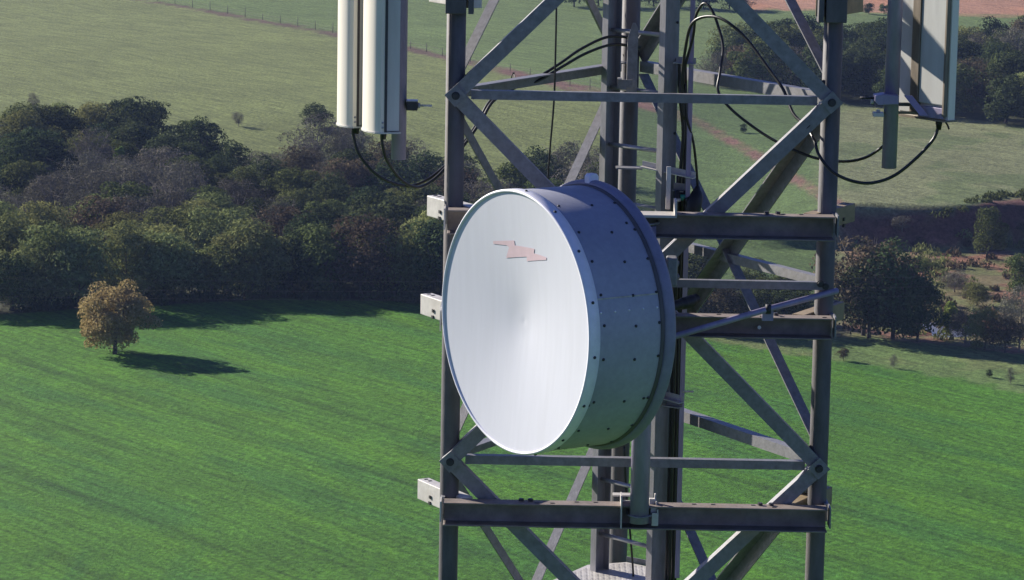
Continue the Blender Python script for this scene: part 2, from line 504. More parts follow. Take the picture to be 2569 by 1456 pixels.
for i, z in enumerate(JZ[:3]):
    if i > 0:
        strut(at_leg(LL, z, NF, 0.030) + rx * 0.085, at_leg(LR, z, NF, 0.030) - rx * 0.075, NF, 0.048)
        for (P, n, q) in ((LR, NRt, LB), (LL, NLt, LB)):
            A, B = at_leg(P, z, n, 0.03), at_leg(LB, z, n, 0.03)
            d = (B - A).normalized() * 0.06
            strut(A + d, B - d, n, 0.062, inward=(n == NLt))
for i in range(3):
    zt, zb = JZ[i], JZ[i + 1]
    # front face
    brace(at_leg(LL, zt, NF, 0.068), at_leg(LR, zb, NF, 0.068), NF, S, ext=0.02)
    brace(at_leg(LR, zt, NF, 0.080), at_leg(LL, zb, NF, 0.080), NF, S, ext=0.02)
    # right face
    brace(at_leg(LR, zt, NRt, 0.062), at_leg(LB, zb, NRt, 0.062), NRt, 0.085, ext=-0.05, heel='up', inward=True)
    brace(at_leg(LB, zt, NRt, 0.075), at_leg(LR, zb, NRt, 0.075), NRt, 0.066, ext=-0.09, heel='up', inward=True)
    # left face
    brace(at_leg(LL, zt, NLt, 0.054), at_leg(LB, zb, NLt, 0.054), NLt, 0.056, ext=-0.09, heel='up', inward=False)
    brace(at_leg(LB, zt, NLt, 0.054), at_leg(LL, zb, NLt, 0.054), NLt, 0.06, ext=-0.13, heel='up', inward=True)
    # middle horizontals of each bay
    zm = (zt + zb) / 2
    if i == 1:
        zm += 0.0
        strut(at_leg(LL, zm, NF, 0.054) + rx * 0.02, at_leg(LR, zm, NF, 0.054) - rx * 0.0, NF, 0.042)
        A, B = at_leg(LR, zm, NRt, 0.03), at_leg(LB, zm, NRt, 0.03)
        d = (B - A).normalized() * 0.06
        strut(A + d, B - d, NRt, 0.05, inward=False)
def hexbolt(c, n, r=0.013, h=0.016, mtl=BOLT, parent=tower):
    x, y = perp(n)
    prof = [(r * math.cos(k * PI / 3), r * math.sin(k * PI / 3)) for k in range(6)]
    b = MB().prism(prof, c, c + n * h, x, y)
    b.prism([(1.3 * r * math.cos(k * PI / 8), 1.3 * r * math.sin(k * PI / 8)) for k in range(16)], c - n * 0.001, c + n * 0.004, x, y)
    return b.build('gusset_bolt', mtl, parent)
for z in JZ[1:3]:
    for P, s in ((LL, 1), (LR, -1)):
        # square gusset plate turned on its corner with the joint bolt
        c = at_leg(P, z, NF, 0.0905) + rx * (0.004 * s)
        a = R(45 - 3)
        e1, e2 = Vector((math.cos(a), 0, math.sin(a))), Vector((-math.sin(a), 0, math.cos(a)))
        MB().box(c, e1 * 0.043, e2 * 0.043, NF * 0.003).build('gusset_plate', STEEL, tower)
        hexbolt(c + NF * 0.003, NF, 0.017)
zq = zat(2050, 708, Y0)
hexbolt(at_leg(LR, (JZ[1] + JZ[2]) / 2, NF, 0.058), NF, 0.014)
hexbolt(U(2058, 712, Y0 - 0.06), NF, 0.015)

# ------------------------------------------------------------------ mounting frames (channel beams clamped round the legs)
def c_prof(h, f, t=0.009):
    return [(0, 0), (f, 0), (f, t), (t, t), (t, h - t), (f, h - t), (f, h), (0, h)]
EL = Vector((0.5, -0.866, 0)); ER = Vector((-0.5, -0.866, 0))
up = Vector((0, 0, 1))
def mounting_frame(label, pl, pr, pbl, stubL, stubR, full=True):
    "pl, pr: photo positions of the top front edge at the left and right ends; pbl: bottom front edge at the right end"
    YF = Y0 - 0.108 - 0.105
    A, B = U(pl[0], pl[1], YF), U(pr[0], pr[1], YF)
    zt = (A.z + B.z) / 2
    hgt = zt - U(pr[0], pbl, YF).z
    t = thing('beam_collar', label, 'beam collar', (0, Y0, zt), 'beam frames clamped round the tower')
    # channel opens to the viewer: web at the back, flanges forward
    MB().prism(c_prof(hgt, 0.105), Vector((A.x, YF + 0.105, zt - hgt)), Vector((B.x, YF + 0.105, zt - hgt)), NF, up).build('channel_beam', BEAMM, t, 0.003)
    for P, s in ((LL, -1), (LR, 1)):
        ex = A.x if s < 0 else B.x
        MB().box(Vector((ex + s * 0.014, YF + 0.05, zt - 0.048)), rx * 0.004, NF * 0.058, up * 0.056).build('end_plate', PALE if s < 0 else STEEL, t)
        MB().box(Vector((ex + s * 0.006, Y0 + 0.02, zt - 0.048)), rx * 0.012, NF * 0.10, up * 0.048).build('leg_clamp', STEEL, t)
    stubs(t, stubL, stubR, zt)
    # slotted bolts on the top flange
    b = MB()
    xs_ = np.linspace(A.x + 0.06, B.x - 0.06, 19)
    rb = random.Random(int(zt * 100))
    for x in xs_:
        if rb.random() < 0.72:
            MB().box(Vector((x + rb.uniform(-0.02, 0.02), YF + 0.05 + rb.choice((-0.018, 0.02)), zt + 0.0015)), rx * 0.011, NF * 0.006, up * 0.0012).build('slot_hole', BOLT, t)
    for x in (B.x - 0.36, B.x - 0.30, A.x + 0.42, A.x + 0.47):
        x_, y_ = perp(up)
        MB().prism([(0.014 * math.cos(k * PI / 3), 0.014 * math.sin(k * PI / 3)) for k in range(6)], Vector((x, YF + 0.075, zt)), Vector((x, YF + 0.075, zt + 0.014)), rx, NF).build('flange_bolt', BOLT, t)
    return t, zt, YF, A, B, hgt
def stubs(t, stubL, stubR, zt, mL=PALE, mR=OCHRE):
    for (px, e, hh, ln, mt) in ((stubL, EL, 0.113, 0.50, mL), (stubR, ER, 0.10, 0.52, mR)):
        if px is None:
            continue
        YS = 17.27
        q = U(px, 700, YS)
        far = Vector((q.x, YS, zt - 0.002))
        # shift so that vertical line is right at the beam height
        dz = (U(px, 700, YS).z - zt)
        far.x += dz * 0.0
        side = Vector((-e.y, e.x, 0))
        MB().prism([(-0.037, -hh), (0.037, -hh), (0.037, 0), (-0.037, 0)], far, far + e * ln, side, up).build('stub_beam', mt, t, 0.004)
        b = MB()
        for k in (0.03, 0.075):
            MB().box(far + e * k + up * 0.0015, e * 0.006, side * 0.011, up * 0.0012).build('slot_hole', BOLT, t)
        sd = side if side.y < 0 else -side
        for k, zz in ((0.155, -0.07), (0.150, -0.105)):
            MB().box(far + e * k + sd * 0.038 + up * zz, e * 0.009, sd * 0.006, up * 0.009).build('beam_bolt', BOLT, t)
frm1, z1, YF, A1, B1, h1 = mounting_frame('weathered steel channel frame clamped to the tower at the upper edge of the drum antenna', (1122, 527), (2096, 546), 607, 1083, 2124)
frm2, z2, _, A2_, B2_, h2_ = mounting_frame('weathered steel channel frame half hidden behind the drum antenna, white bolt on its face', (1112, 782), (2090, 801), 854, 1070, 2106)
frm3, z3, _, A3, B3, h3 = mounting_frame('lowest weathered channel frame, carrying the foot of the drum antenna pipe', (1112, 1262), (2077, 1279), 1338, 1069, 2092)
MB().tube([U(1905, 822, YF + 0.095), U(1905, 822, YF + 0.07)], 0.010, 16).build('white_bolt', WHITECAP, frm2)

# brackets at the top of both front legs (their arms run out of the picture to the antenna poles)
for P, px, lab, mt, s in ((LL, 1090, 'tan steel arm bracket clamped on the left front leg above the joint', PALE, -1), (LR, 2150, 'dark ochre arm bracket clamped on the right front leg at the picture top', OCHRE, 1)):
    zb = zat(1120, 34, Y0 - 0.1) if s < 0 else zat(2090, 57, Y0 - 0.1)
    t = thing('arm_bracket', lab, 'bracket', (P.x, P.y, zb), 'arm brackets on the front legs')
    MB().box(Vector((P.x + 0.002 * s, Y0 - 0.092, zb + 0.09)), rx * 0.055, NF * 0.036, up * 0.09).build('clamp_block', LEGM, t, 0.004)
    MB().box(Vector((P.x - s * 0.078, Y0 - 0.04, zb + 0.085)), rx * 0.014, NF * 0.08, up * 0.085).build('clamp_plate', LEGM, t)
    e = EL if s < 0 else ER
    far = Vector((U(px, 30, 17.25).x, 17.25, zb + 0.15))
    side = Vector((-e.y, e.x, 0))
    MB().prism([(-0.037, -0.125), (0.037, -0.125), (0.037, 0), (-0.037, 0)], far, far + e * 0.46, side, up).build('arm', mt, t, 0.004)
    pole = U(1004, 100, 16.78) if s < 0 else U(2236, 100, 16.78)
    MB().tube([Vector((P.x, P.y, zb + 1.25)), Vector((pole.x, pole.y, zb + 1.25))], 0.03, 14).build('outrigger', STEEL, t)

# ------------------------------------------------------------------ dish antenna
AX = Vector((0.83, 0.5577, 0)).normalized()
DU = Vector((AX.y, -AX.x, 0))
DV = up
DC = U(1290, 809, 15.78)
RD = 0.668
LEN = 0.488
dish = thing('drum_antenna', 'large white microwave drum antenna with pale pink lightning flash, bolted to the tower', 'antenna', DC)
CONE = 0.065
def cone_h(r):
    q = min(r / (RD - 0.012), 1)
    return CONE * (1 - q) - 0.010 * math.exp(-(r / 0.05) ** 2) * 0.35
prof = [(0.0005, cone_h(0) + 0.0)]
for k in range(1, 33):
    r = (RD - 0.012) * k / 32
    prof.append((r, cone_h(r)))
b = MB().lathe(prof, DC, AX, DU, DV, 160)
b.face(range(0, 160))
b.build('radome', RADOME, dish)
MB().lathe([(RD - 0.012, 0.004), (RD - 0.010, -0.006), (RD - 0.002, -0.009), (RD + 0.004, -0.004), (RD + 0.005, 0.004), (RD + 0.005, 0.056), (RD - 0.001, 0.058)], DC, AX, DU, DV, 160).build('front_rim', RIM, dish)
MB().lathe([(RD - 0.006, 0.03), (RD - 0.0015, 0.046), (RD - 0.0015, LEN - 0.02), (RD - 0.004, LEN)], DC, AX, DU, DV, 160).build('shroud', SHROUD, dish)
MB().lathe([(RD - 0.03, LEN - 0.042), (RD + 0.012, LEN - 0.042), (RD + 0.018, LEN - 0.039), (RD + 0.025, LEN - 0.024), (RD + 0.027, LEN - 0.006), (RD + 0.024, LEN + 0.010), (RD + 0.016, LEN + 0.019), (RD + 0.004, LEN + 0.022), (RD - 0.03, LEN + 0.022)], DC, AX, DU, DV, 160).build('rear_ring', RINGM, dish)
MB().lathe([(RD - 0.004, LEN - 0.062), (RD + 0.006, LEN - 0.061), (RD + 0.006, LEN - 0.040)], DC, AX, DU, DV, 160).build('ring_gap_band', LEGM, dish)  # dark band standing in for the shaded gap between shroud and ring
rf = [(RD - 0.02, LEN + 0.02)]
for k in range(1, 12):
    r = (RD - 0.02) * (1 - k / 12.0)
    rf.append((r, LEN + 0.02 + 0.19 * (1 - (r / (RD - 0.02)) ** 2)))
MB().lathe(rf, DC, AX, DU, DV, 96).build('reflector', SHROUD, dish)
hub = DC + AX * (LEN + 0.22)
MB().tube([hub - AX * 0.03, hub + AX * 0.05], 0.13, 32).build('hub', BOLT, dish)
def on_shroud(th, h, rr=RD - 0.0015):
    n = DU * math.cos(th) + DV * math.sin(th)
    return DC + AX * h + n * rr, n
def studs(name, lst, r, mtl):
    for th, h, rr in lst:
        p, n = on_shroud(R(th), h, rr)
        x, y = perp(n)
        b = MB().lathe([(r, 0.0), (r, 0.004), (r * 0.6, 0.0065), (0.0004, 0.007)], p, n, x, y, 10)
        b.build(name, mtl, dish)
studs('rim_bolt', [(a, 0.026, RD + 0.005) for a in range(-75, 271, 23)], 0.0078, BOLT)
lst = []
for a in (68, 50, 35, 20, 7, -7.5, -28, -46, -64):
    lst += [(a, 0.085, RD - 0.0015), (a - 1.5, 0.275, RD - 0.0015), (a - 1, 0.418, RD - 0.0015)]
lst += [(53, 0.393, RD - 0.0015), (-29, 0.393, RD - 0.0015), (-29.5, 0.06, RD - 0.0015)]
studs('shroud_bolt', lst, 0.0075, BOLT)
studs('rivet', [(12.5, h, RD - 0.0015) for h in (0.07, 0.155, 0.24, 0.325, 0.41)], 0.0055, RIM)
b = MB()                                                         # lap seam along the drum
for k in range(12):
    p0, n0 = on_shroud(R(18.3), 0.05 + 0.0312 * k)
    p1, _ = on_shroud(R(18.3), 0.05 + 0.0312 * (k + 1))
    b.box((p0 + p1) / 2 + n0 * 0.001, (p1 - p0) / 2 * 0.999, DV * 0.0035, n0 * 0.0022)
b.build('seam', mat('seam_sealant', (0.42, 0.40, 0.36), 0.6, 0, 0.2, 30), dish)
# clip on the top of the ring
p, n = on_shroud(R(92), LEN - 0.012, RD + 0.025)
MB().prism([(-0.03, -0.05), (0.03, -0.05), (0.03, 0.02), (0.018, 0.034), (-0.018, 0.034), (-0.03, 0.02)], p - DU * 0.022, p + DU * 0.022, AX, n).build('ring_clip', RIM, dish, 0.004)
# emblem
EM = [(625, 690), (700, 688), (800, 685), (806, 726), (880, 738), (970, 756), (966, 794), (1018, 808), (1070, 828), (1070, 849), (990, 853), (908, 859), (905, 822), (820, 826), (733, 832), (757, 741), (735, 726), (625, 714)]
pts = []
for X_, Y_ in EM:
    ox, oy = (1450 + X_ * 0.4122) * 0.7251, (550 + Y_ * 0.4122) * 0.7251
    d = ray(ox, oy)
    h = 0.025
    for _ in range(6):
        t = (DC + AX * h - CAM).dot(AX) / d.dot(AX)
        q = CAM + d * t - DC
        h = cone_h(math.hypot(q.dot(DU), q.dot(DV)))
    pts.append((q.dot(DU), q.dot(DV)))
bm = bmesh.new()
vs = [bm.verts.new((x, y, 0)) for x, y in pts]
bm.faces.new(vs)
bmesh.ops.triangulate(bm, faces=bm.faces)
for _ in range(3):
    bmesh.ops.subdivide_edges(bm, edges=bm.edges, cuts=1, use_grid_fill=True)
    bmesh.ops.triangulate(bm, faces=bm.faces)
for v in bm.verts:
    x, y = v.co.x, v.co.y
    h = cone_h(math.hypot(x, y)) - 0.0018
    v.co = DC + DU * x + DV * y + AX * h
me = bpy.data.meshes.new('lightning_emblem'); bm.to_mesh(me); bm.free()
rad = [o for o in dish.children if o.name.startswith('radome')][0]
eo = put('lightning_emblem', me, EMBLEM)
eo.parent = rad
eo.matrix_parent_inverse = Matrix.Identity(4)
rad.matrix_parent_inverse = Matrix.Translation(-dish.location)
eo['label'] = 'faded pale pink lightning flash on the white face'

# pipe that carries the dish, in front of the beams
PP = U(1604, 1290, 16.69)
zt_, zb_ = zat(1617, 566, 16.69), zat(1602, 1311, 16.69)
pipe = thing('mounting_pipe', 'thick grey-blue vertical pipe behind the drum, its foot on the lowest channel frame', 'pipe', (PP.x, PP.y, zb_))
MB().tube([(PP.x, PP.y, zb_), (PP.x, PP.y, (zb_ + zt_) / 2), (PP.x, PP.y, zt_)], 0.0515, 36).build('tube', BLUESTEEL, pipe)
for zc, nm in ((z3, 'foot'), (z1, 'head')):
    if nm == 'foot':
        b = MB()
        b.box(Vector((PP.x - 0.098, 16.735, zc - 0.035)), rx * 0.0035, NF * 0.07, up * 0.085)
        b.box(Vector((PP.x - 0.0, 16.79, zc - 0.055)), rx * 0.096, NF * 0.005, up * 0.062)
        b.build('bracket_plate', PALE, pipe)
        b = MB()
        for k in range(3):
            b.box(Vector((PP.x + 0.073 + 0.006 * k, 16.76 - 0.028 * k, zc - 0.0 - 0.036 * k)), rx * 0.018, NF * 0.016, up * (0.028 + 0.004 * k))
            b.box(Vector((PP.x + 0.086 + 0.006 * k, 16.76 - 0.028 * k, zc + 0.02 - 0.036 * k)), rx * 0.004, NF * 0.014, up * 0.034)
        b.build('stepped_clamp', PALE, pipe, 0.002)
        b = MB().box(Vector((PP.x - 0.055, 16.86, zc + 0.022)), rx * 0.085, NF * 0.03, up * 0.004)
        b.build('cover_strip', PALE, pipe)
    else:
        b = MB()
        b.box(Vector((PP.x + 0.055, 16.70, zc - 0.005)), rx * 0.10, NF * 0.075, up * 0.007)
        b.box(Vector((PP.x + 0.15, 16.70, zc + 0.035)), rx * 0.006, NF * 0.075, up * 0.04)
        b.build('bracket_plate', PALE, pipe, 0.002)
        MB().box(Vector((PP.x + 0.115, 16.80, zc + 0.125)), rx * 0.012, NF * 0.006, up * 0.115).build('upright_tab', PALE, pipe, 0.002)
    MB().tube(spline([Vector((PP.x - 0.06, 16.79, zc - 0.05)), Vector((PP.x - 0.06, PP.y, zc - 0.05)), Vector((PP.x, PP.y - 0.062, zc - 0.05)), Vector((PP.x + 0.06, PP.y, zc - 0.05)), Vector((PP.x + 0.06, 16.79, zc - 0.05))], 5), 0.006, 8).build('u_bolt', STEEL, pipe)
# mount between hub and pipe
zc = DC.z
b = MB()
b.box(Vector((PP.x - 0.01, PP.y - 0.02, zc)), rx * 0.085, NF * 0.075, up * 0.11)
mA, mB = hub + AX * 0.02, Vector((PP.x - 0.02, PP.y - 0.04, zc))
md_ = (mB - mA).normalized()
b.box((mA + mB) / 2, md_ * ((mB - mA).length / 2), md_.cross(up) * 0.07, up * 0.09)
b.build('mount_block', STEEL, dish, 0.006)
pr = U(1685, 680, 16.4)
MB().box(pr, rx * 0.028, NF * 0.05, up * 0.075).build('adjuster', STEEL, dish, 0.008)
MB().tube([U(1655, 655, 16.40), U(1702, 662, 16.42)], 0.016, 12).build('adjuster_rod', STEEL, dish)
MB().tube([U(1676, 700, 16.40), U(1699, 694, 16.44)], 0.02, 12).build('adjuster_pin', STEEL, dish)
# black feed boot
MB().tube(spline([U(1680, 772, 16.4), U(1702, 764, 16.45), U(1722, 760, 16.5), U(1742, 752, 16.55), U(1750, 746, 16.57)], 6), [0.022] + [0.026] * 8 + [0.032] * 8 + [0.027] * 6 + [0.014] * 2, 16).build('feed_boot', BLACKM, dish)
# side strut rod
so = thing('stay_rod', 'blue-grey stay rod slanting from the drum ring to the middle frame', 'stay rod', U(1700, 842, 16.60))
MB().tube([U(1680, 848, 16.25), U(1850, 798, 16.50), U(1930, 775, 16.62), U(2100, 730, 16.88)], 0.0165, 20).build('rod', BLUESTEEL, so)
q = U(1927, 776, 16.615)
MB().tube([q - rx * 0.014, q + rx * 0.014], 0.027, 16).build('clamp_ring', BOLT, so)
MB().box(q - up * 0.035 + NF * -0.02, rx * 0.03, NF * 0.012, up * 0.03).build('clamp_foot', BLUESTEEL, so)

# ------------------------------------------------------------------ climbing ladder
LU = Vector((0.62, -0.785, 0)).normalized()
LN = Vector((LU.y * 1.0, -LU.x, 0))              # towards the viewer's left
if LN.x > 0: LN = -LN
RA, RB = U(1536, 60, 18.28), U(1680, 60, 17.95)
zlo, zhi = zat(1510, 1500, 18.2), 51.0
lad = thing('climbing_ladder', 'steel climbing ladder with channel rails standing inside the tower', 'ladder', (RA.x, RA.y, zlo))
def rail(P, s):
    w2, d2, t = 0.025, 0.052, 0.006
    a = LU * s
    prof = [(-w2, -d2), (w2, -d2), (w2, -d2 + t), (-w2 + t, -d2 + t), (-w2 + t, d2 - t), (w2, d2 - t), (w2, d2), (-w2, d2)]
    MB().prism(prof, Vector((P.x, P.y, zlo - 3)), Vector((P.x, P.y, zhi)), a, LN).build('rail', RAILM, lad)
rail(RA, 1); rail(RB, -1)
ra, rb = zat(1545, 75, 18.28), zat(1528, 1340, 18.28)
for k in range(-1, 11):
    z = ra + (rb - ra) * k / 9
    MB().tube([Vector((RA.x, RA.y, z)) + LU * 0.0, Vector((RB.x, RB.y, z))], 0.0125, 14).build('rung', ALU, lad)
b = MB()
for k in range(14):
    z = zhi - 0.6 - 0.21 * k
    p = Vector((RB.x, RB.y, z)) + LU * 0.028
    x, y = perp(LU)
    b = MB().lathe([(0.008, 0), (0.008, 0.003), (0.0003, 0.004)], p - LN * 0.035, LU, x, y, 10)
    b.build('rail_bolt', BOLT, lad)

# pointed angle post and its bracket beside the ladder
ap = thing('pointed_post', 'dark steel angle post with pointed top between the ladder rails', 'post', U(1590, 240, 18.1))
q0, q1 = U(1577, 90, 18.08), U(1603, 90, 18.08)
wv = q1.x - q0.x
zt_, zs_, zb_ = zat(1592, 58, 18.08), zat(1577, 95, 18.08), zat(1585, 246, 18.08)
b = MB()
c0 = Vector((q0.x - 0.004, 18.08, 0))
b.prism([(0, zb_), (wv, zb_), (wv, zt_ - 0.03), (wv * 0.72, zt_), (wv * 0.45, zt_), (0, zs_)], c0, c0 - NF * 0.006, rx, up)
b.prism([(0, zb_), (0.05, zb_), (0.05, zs_ - 0.03), (0, zs_)], c0 - NF * 0.007 , c0 - NF * 0.007 + rx * 0.005, -NF, up)
b.build('angle_post', STEEL, ap)
MB().box(U(1568, 210, 18.05), rx * 0.042, NF * 0.005, up * 0.022).build('bracket', STEEL, ap)
MB().box(U(1555, 197, 18.02), rx * 0.012, NF * 0.03, up * 0.003).build('clip', ALU, ap)

# cable tray post right of the ladder with its cross brackets
cp = thing('cable_post', 'slim grey vertical post right of the ladder holding the feeder cables', 'post', U(1710, 1400, 17.86))
QP = U(1733, 200, 17.88)
MB().box(Vector((QP.x, QP.y, 48.2)), rx * 0.0135, NF * 0.0135, up * 2.9).build('upright', BLUESTEEL, cp, 0.003)
def bracket(px0, py0, px1, py1, Y1, Y2, hh, mt, name='cross_bracket'):
    a, c = U(px0, py0, Y1), U(px1, py1, Y2)
    d = (c - a); l = d.length; d.normalize()
    sd = d.cross(up).normalized()
    b = MB()
    b.box((a + c) / 2, d * (l / 2), sd * 0.003, up * hh)
    b.box((a + c) / 2 - up * (hh - 0.003) + sd * 0.022, d * (l / 2), sd * 0.02, up * 0.003)
    return b.build(name, mt, cp)
bracket(1697, 150, 1746, 154, 17.92, 17.86, 0.018, ALU)
bracket(1612, 411, 1745, 440, 18.02, 17.86, 0.017, PALE)
bracket(1690, 468, 1718, 471, 17.92, 17.90, 0.022, STEEL)
bracket(1668, 990, 1715, 1003, 17.95, 17.86, 0.020, ALU)
bracket(1672, 1012, 1712, 1018, 17.93, 17.85, 0.012, STEEL)
MB().tube([U(1712, 983, 17.84), U(1739, 983, 17.80)], 0.006, 10).build('bolt', PALE, cp)
MB().box(U(1578, 421, 18.05), rx * 0.075, NF * 0.05, up * 0.004).build('shelf', STEEL, cp)

# feeder cables
def cable(label, pts, r, mtl=CABLE, cat='cable', group=None, n=10, seg=10):
    b = MB().tube(spline([U(*p) for p in pts], seg), r, n)
    o = b.build('feeder_cable', mtl, None)
    return tag(o, label, cat, group)
GA = 'feeder cables of the panel antennas'
cable('black cable looping from the farther, left white panel antenna to the left leg', [(886, 322, 16.93), (888, 345, 16.93), (903, 390, 16.92), (945, 438, 16.93), (1000, 464, 16.97), (1050, 462, 17.03), (1113, 420, 17.15), (1168, 352, 17.30), (1200, 305, 17.4), (1232, 252, 17.5), (1290, 213, 17.62), (1345, 196, 17.75), (1400, 163, 17.85), (1460, 122, 17.95), (1530, 92, 18.1), (1600, 98, 18.2)], 0.0085, group=GA)
cable('black cable looping from the nearer, right white panel antenna to the left leg', [(957, 338, 16.68), (960, 365, 16.68), (970, 400, 16.70), (1000, 445, 16.78), (1040, 470, 16.90), (1075, 460, 17.02), (1115, 425, 17.12), (1170, 357, 17.28), (1208, 302, 17.38), (1240, 252, 17.48), (1300, 217, 17.60), (1350, 203, 17.72), (1410, 168, 17.83), (1475, 132, 17.95), (1540, 112, 18.1), (1605, 120, 18.2)], 0.0085, group=GA)
cable('black cable arching high right of the ladder then sagging to the right antenna pole', [(1706, 240, 17.85), (1712, 190, 17.85), (1738, 95, 17.8), (1746, 40, 17.75), (1766, 9, 17.7), (1787, 28, 17.65), (1806, 80, 17.6), (1814, 125, 17.55), (1806, 185, 17.5), (1802, 230, 17.45), (1835, 275, 17.4), (1900, 326, 17.3), (1960, 362, 17.2), (2030, 392, 17.12), (2080, 403, 17.06), (2130, 405, 17.0), (2175, 394, 16.95), (2214, 368, 16.86), (2232, 345, 16.85), (2236, 300, 16.85), (2237, 250, 16.86)], 0.008, group=GA)
cable('black cable bowing across to the right leg and hanging under the right panel antenna', [(1716, 300, 17.85), (1712, 200, 17.84), (1720, 120, 17.8), (1735, 62, 17.74), (1770, 42, 17.66), (1815, 50, 17.55), (1870, 95, 17.45), (1930, 175, 17.3), (1965, 225, 17.2), (1990, 285, 17.08), (2020, 315, 16.98), (2042, 350, 16.84), (2055, 390, 16.78), (2090, 432, 16.74), (2140, 455, 16.72), (2190, 459, 16.72), (2245, 440, 16.72), (2300, 396, 16.72), (2340, 352, 16.72), (2353, 322, 16.72), (2356, 304, 16.72)], 0.0088, group=GA)
cable('thin black rope hanging between the left leg and the ladder', [(1396, 10, 17.35), (1394, 120, 17.35), (1390, 250, 17.35), (1381, 360, 17.35), (1375, 440, 17.35), (1371, 520, 17.36)], 0.0055, cat='rope')
GB = 'black cables running down beside the ladder'
for k, (dx, Y_, r) in enumerate(((1704, 17.94, 0.010), (1713, 17.97, 0.010), (1719, 18.0, 0.009))):
    nm = ['first vertical black cable beside the right ladder rail, slightly bowed', 'middle one of three vertical black cables beside the ladder', 'vertical black cable closest to the slim post, swinging out at its top'][k]
    o = [(0, 150), (2, 240), (6, 330), (4, 420), (-4, 560), (-10, 760), (-14, 980), (-20, 1200), (-26, 1480)]
    cable(nm, [(dx + a + (4 if k == 0 and yy == 330 else 0), yy, Y_) for a, yy in o], r, group=GB, n=8, seg=6)
for k, (dx, Y_, lab) in enumerate(((1686, 18.06, 'thick black feeder tight behind the right ladder rail'), (1695, 18.09, 'thick black feeder behind the slim post'))):
    o = [(18, 440), (12, 600), (6, 800), (0, 1000), (-6, 1200), (-12, 1480)]
    cable(lab, [(dx + a, yy, Y_) for a, yy in o], 0.017, BLACKM, group=GB, n=12, seg=5)
cable('green black cable passing right of the slim post into a thick black splice', [(1719, 210, 17.86), (1722, 290, 17.86), (1738, 350, 17.88), (1746, 410, 17.9), (1750, 470, 17.92), (1748, 500, 17.92)], 0.0075, group=GB)
cable('thin black wire dropping past the lower ladder rungs to the platform', [(1566, 1120, 18.15), (1572, 1250, 18.15), (1581, 1340, 18.15), (1586, 1400, 18.15), (1591, 1480, 18.15)], 0.0065)
# splice with black wrapping, teal tape
sp = thing('cable_splice', 'bulky black wrapped cable splice on top of the upper frame', 'splice', U(1740, 520, 17.6))
MB().tube(spline([U(1750, 468, 17.9), U(1747, 492, 17.88), U(1741, 512, 17.86), U(1736, 540, 17.85)], 5), [0.012, 0.016, 0.022, 0.03, 0.034, 0.038, 0.04, 0.042, 0.044, 0.045, 0.046, 0.046, 0.046, 0.045, 0.044, 0.04], 14).build('wrapping', BLACKM, sp)
MB().tube(spline([U(1722, 498, 17.87), U(1728, 512, 17.86), U(1728, 540, 17.86)], 5), 0.02, 10).build('tail', BLACKM, sp)
tt = thing('taped_connector', 'dark connector pair wrapped with teal tape behind the slim post', 'connector', U(1704, 520, 17.9))
MB().tube([U(1699, 478, 17.88), U(1699, 530, 17.88)], 0.02, 12).build('body', BLACKM, tt)
MB().tube([U(1713, 478, 17.89), U(1713, 530, 17.89)], 0.018, 12).build('body', BLACKM, tt)
MB().tube([U(1713, 488, 17.88), U(1713, 502, 17.88)], 0.0195, 12).build('tape', TEAL, tt)
MB().tube([U(1699, 498, 17.87), U(1699, 505, 17.87)], 0.0215, 12).build('tape', PALE, tt)

# black cable ties
def tie(label, px, py, Y, rx_, rz_, tilt=0.0):
    c = U(px, py, Y)
    e1 = rx * math.cos(tilt) + up * math.sin(tilt); e2 = up * math.cos(tilt) - rx * math.sin(tilt)
    pts = [c + e1 * (rx_ * math.cos(t)) * 0.25 + e2 * (rz_ * math.sin(t)) + NF * (rx_ * math.cos(t)) for t in [k * 2 * PI / 16 for k in range(17)]]
    o = MB().tube(pts, 0.003, 6).build('cable_tie', BLACKM)
    tag(o, label, 'cable tie', 'black ties holding the cables')
    MB().box(c + e2 * (rz_ + 0.004) , e1 * 0.006, NF * 0.006, e2 * 0.005).build('tie_head', BLACKM, o).matrix_parent_inverse = Matrix.Identity(4)
tie('black tie round the left face strut and its two cables', 1288, 205, 17.60, 0.05, 0.042)
tie('black tie round the right front brace below the joint', 2022, 312, 16.87, 0.05, 0.055, R(-45))
tie('black tie where the left cables pass the left face brace', 1180, 350, 17.34, 0.035, 0.03, R(20))
# checker plate platform under the ladder
pl = thing('rest_platform', 'light checker plate rest platform at the ladder in the tower bottom', 'platform', U(1530, 1440, 18.1))
pz = zat(1530, 1420, 18.35)
poly = [(1462, 1419, 18.3), (1570, 1411, 18.5), (1640, 1428, 18.3)]
back = [Vector((U(1475, 1417, 18.38).x, 18.40, 0)), Vector((U(1572, 1411, 18.5).x, 18.48, 0)), Vector((U(1655, 1425, 18.3).x, 18.33, 0))]
front = [Vector((U(1700, 1456, 17.6).x, 17.55, 0)), Vector((U(1330, 1456, 17.6).x, 17.55, 0)), Vector((U(1385, 1456, 18.0).x, 18.02, 0))]
ring = back + front
zz = zat(1530, 1413, 18.45)
b = MB()
nr = len(ring)
for dz in (0, -0.006):
    for q in ring:
        b.v.append(Vector((q.x, q.y, zz + dz)))
b.face(range(nr)); b.face(list(range(nr, 2 * nr))[::-1])
for i in range(nr):
    j = (i + 1) % nr
    b.face((i, j, nr + j, nr + i))
def inside(x, y):
    c = False
    for i in range(nr):
        a, d = ring[i], ring[(i + 1) % nr]
        if (a.y > y) != (d.y > y) and x < (d.x - a.x) * (y - a.y) / (d.y - a.y) + a.x:
            c = not c
    return c
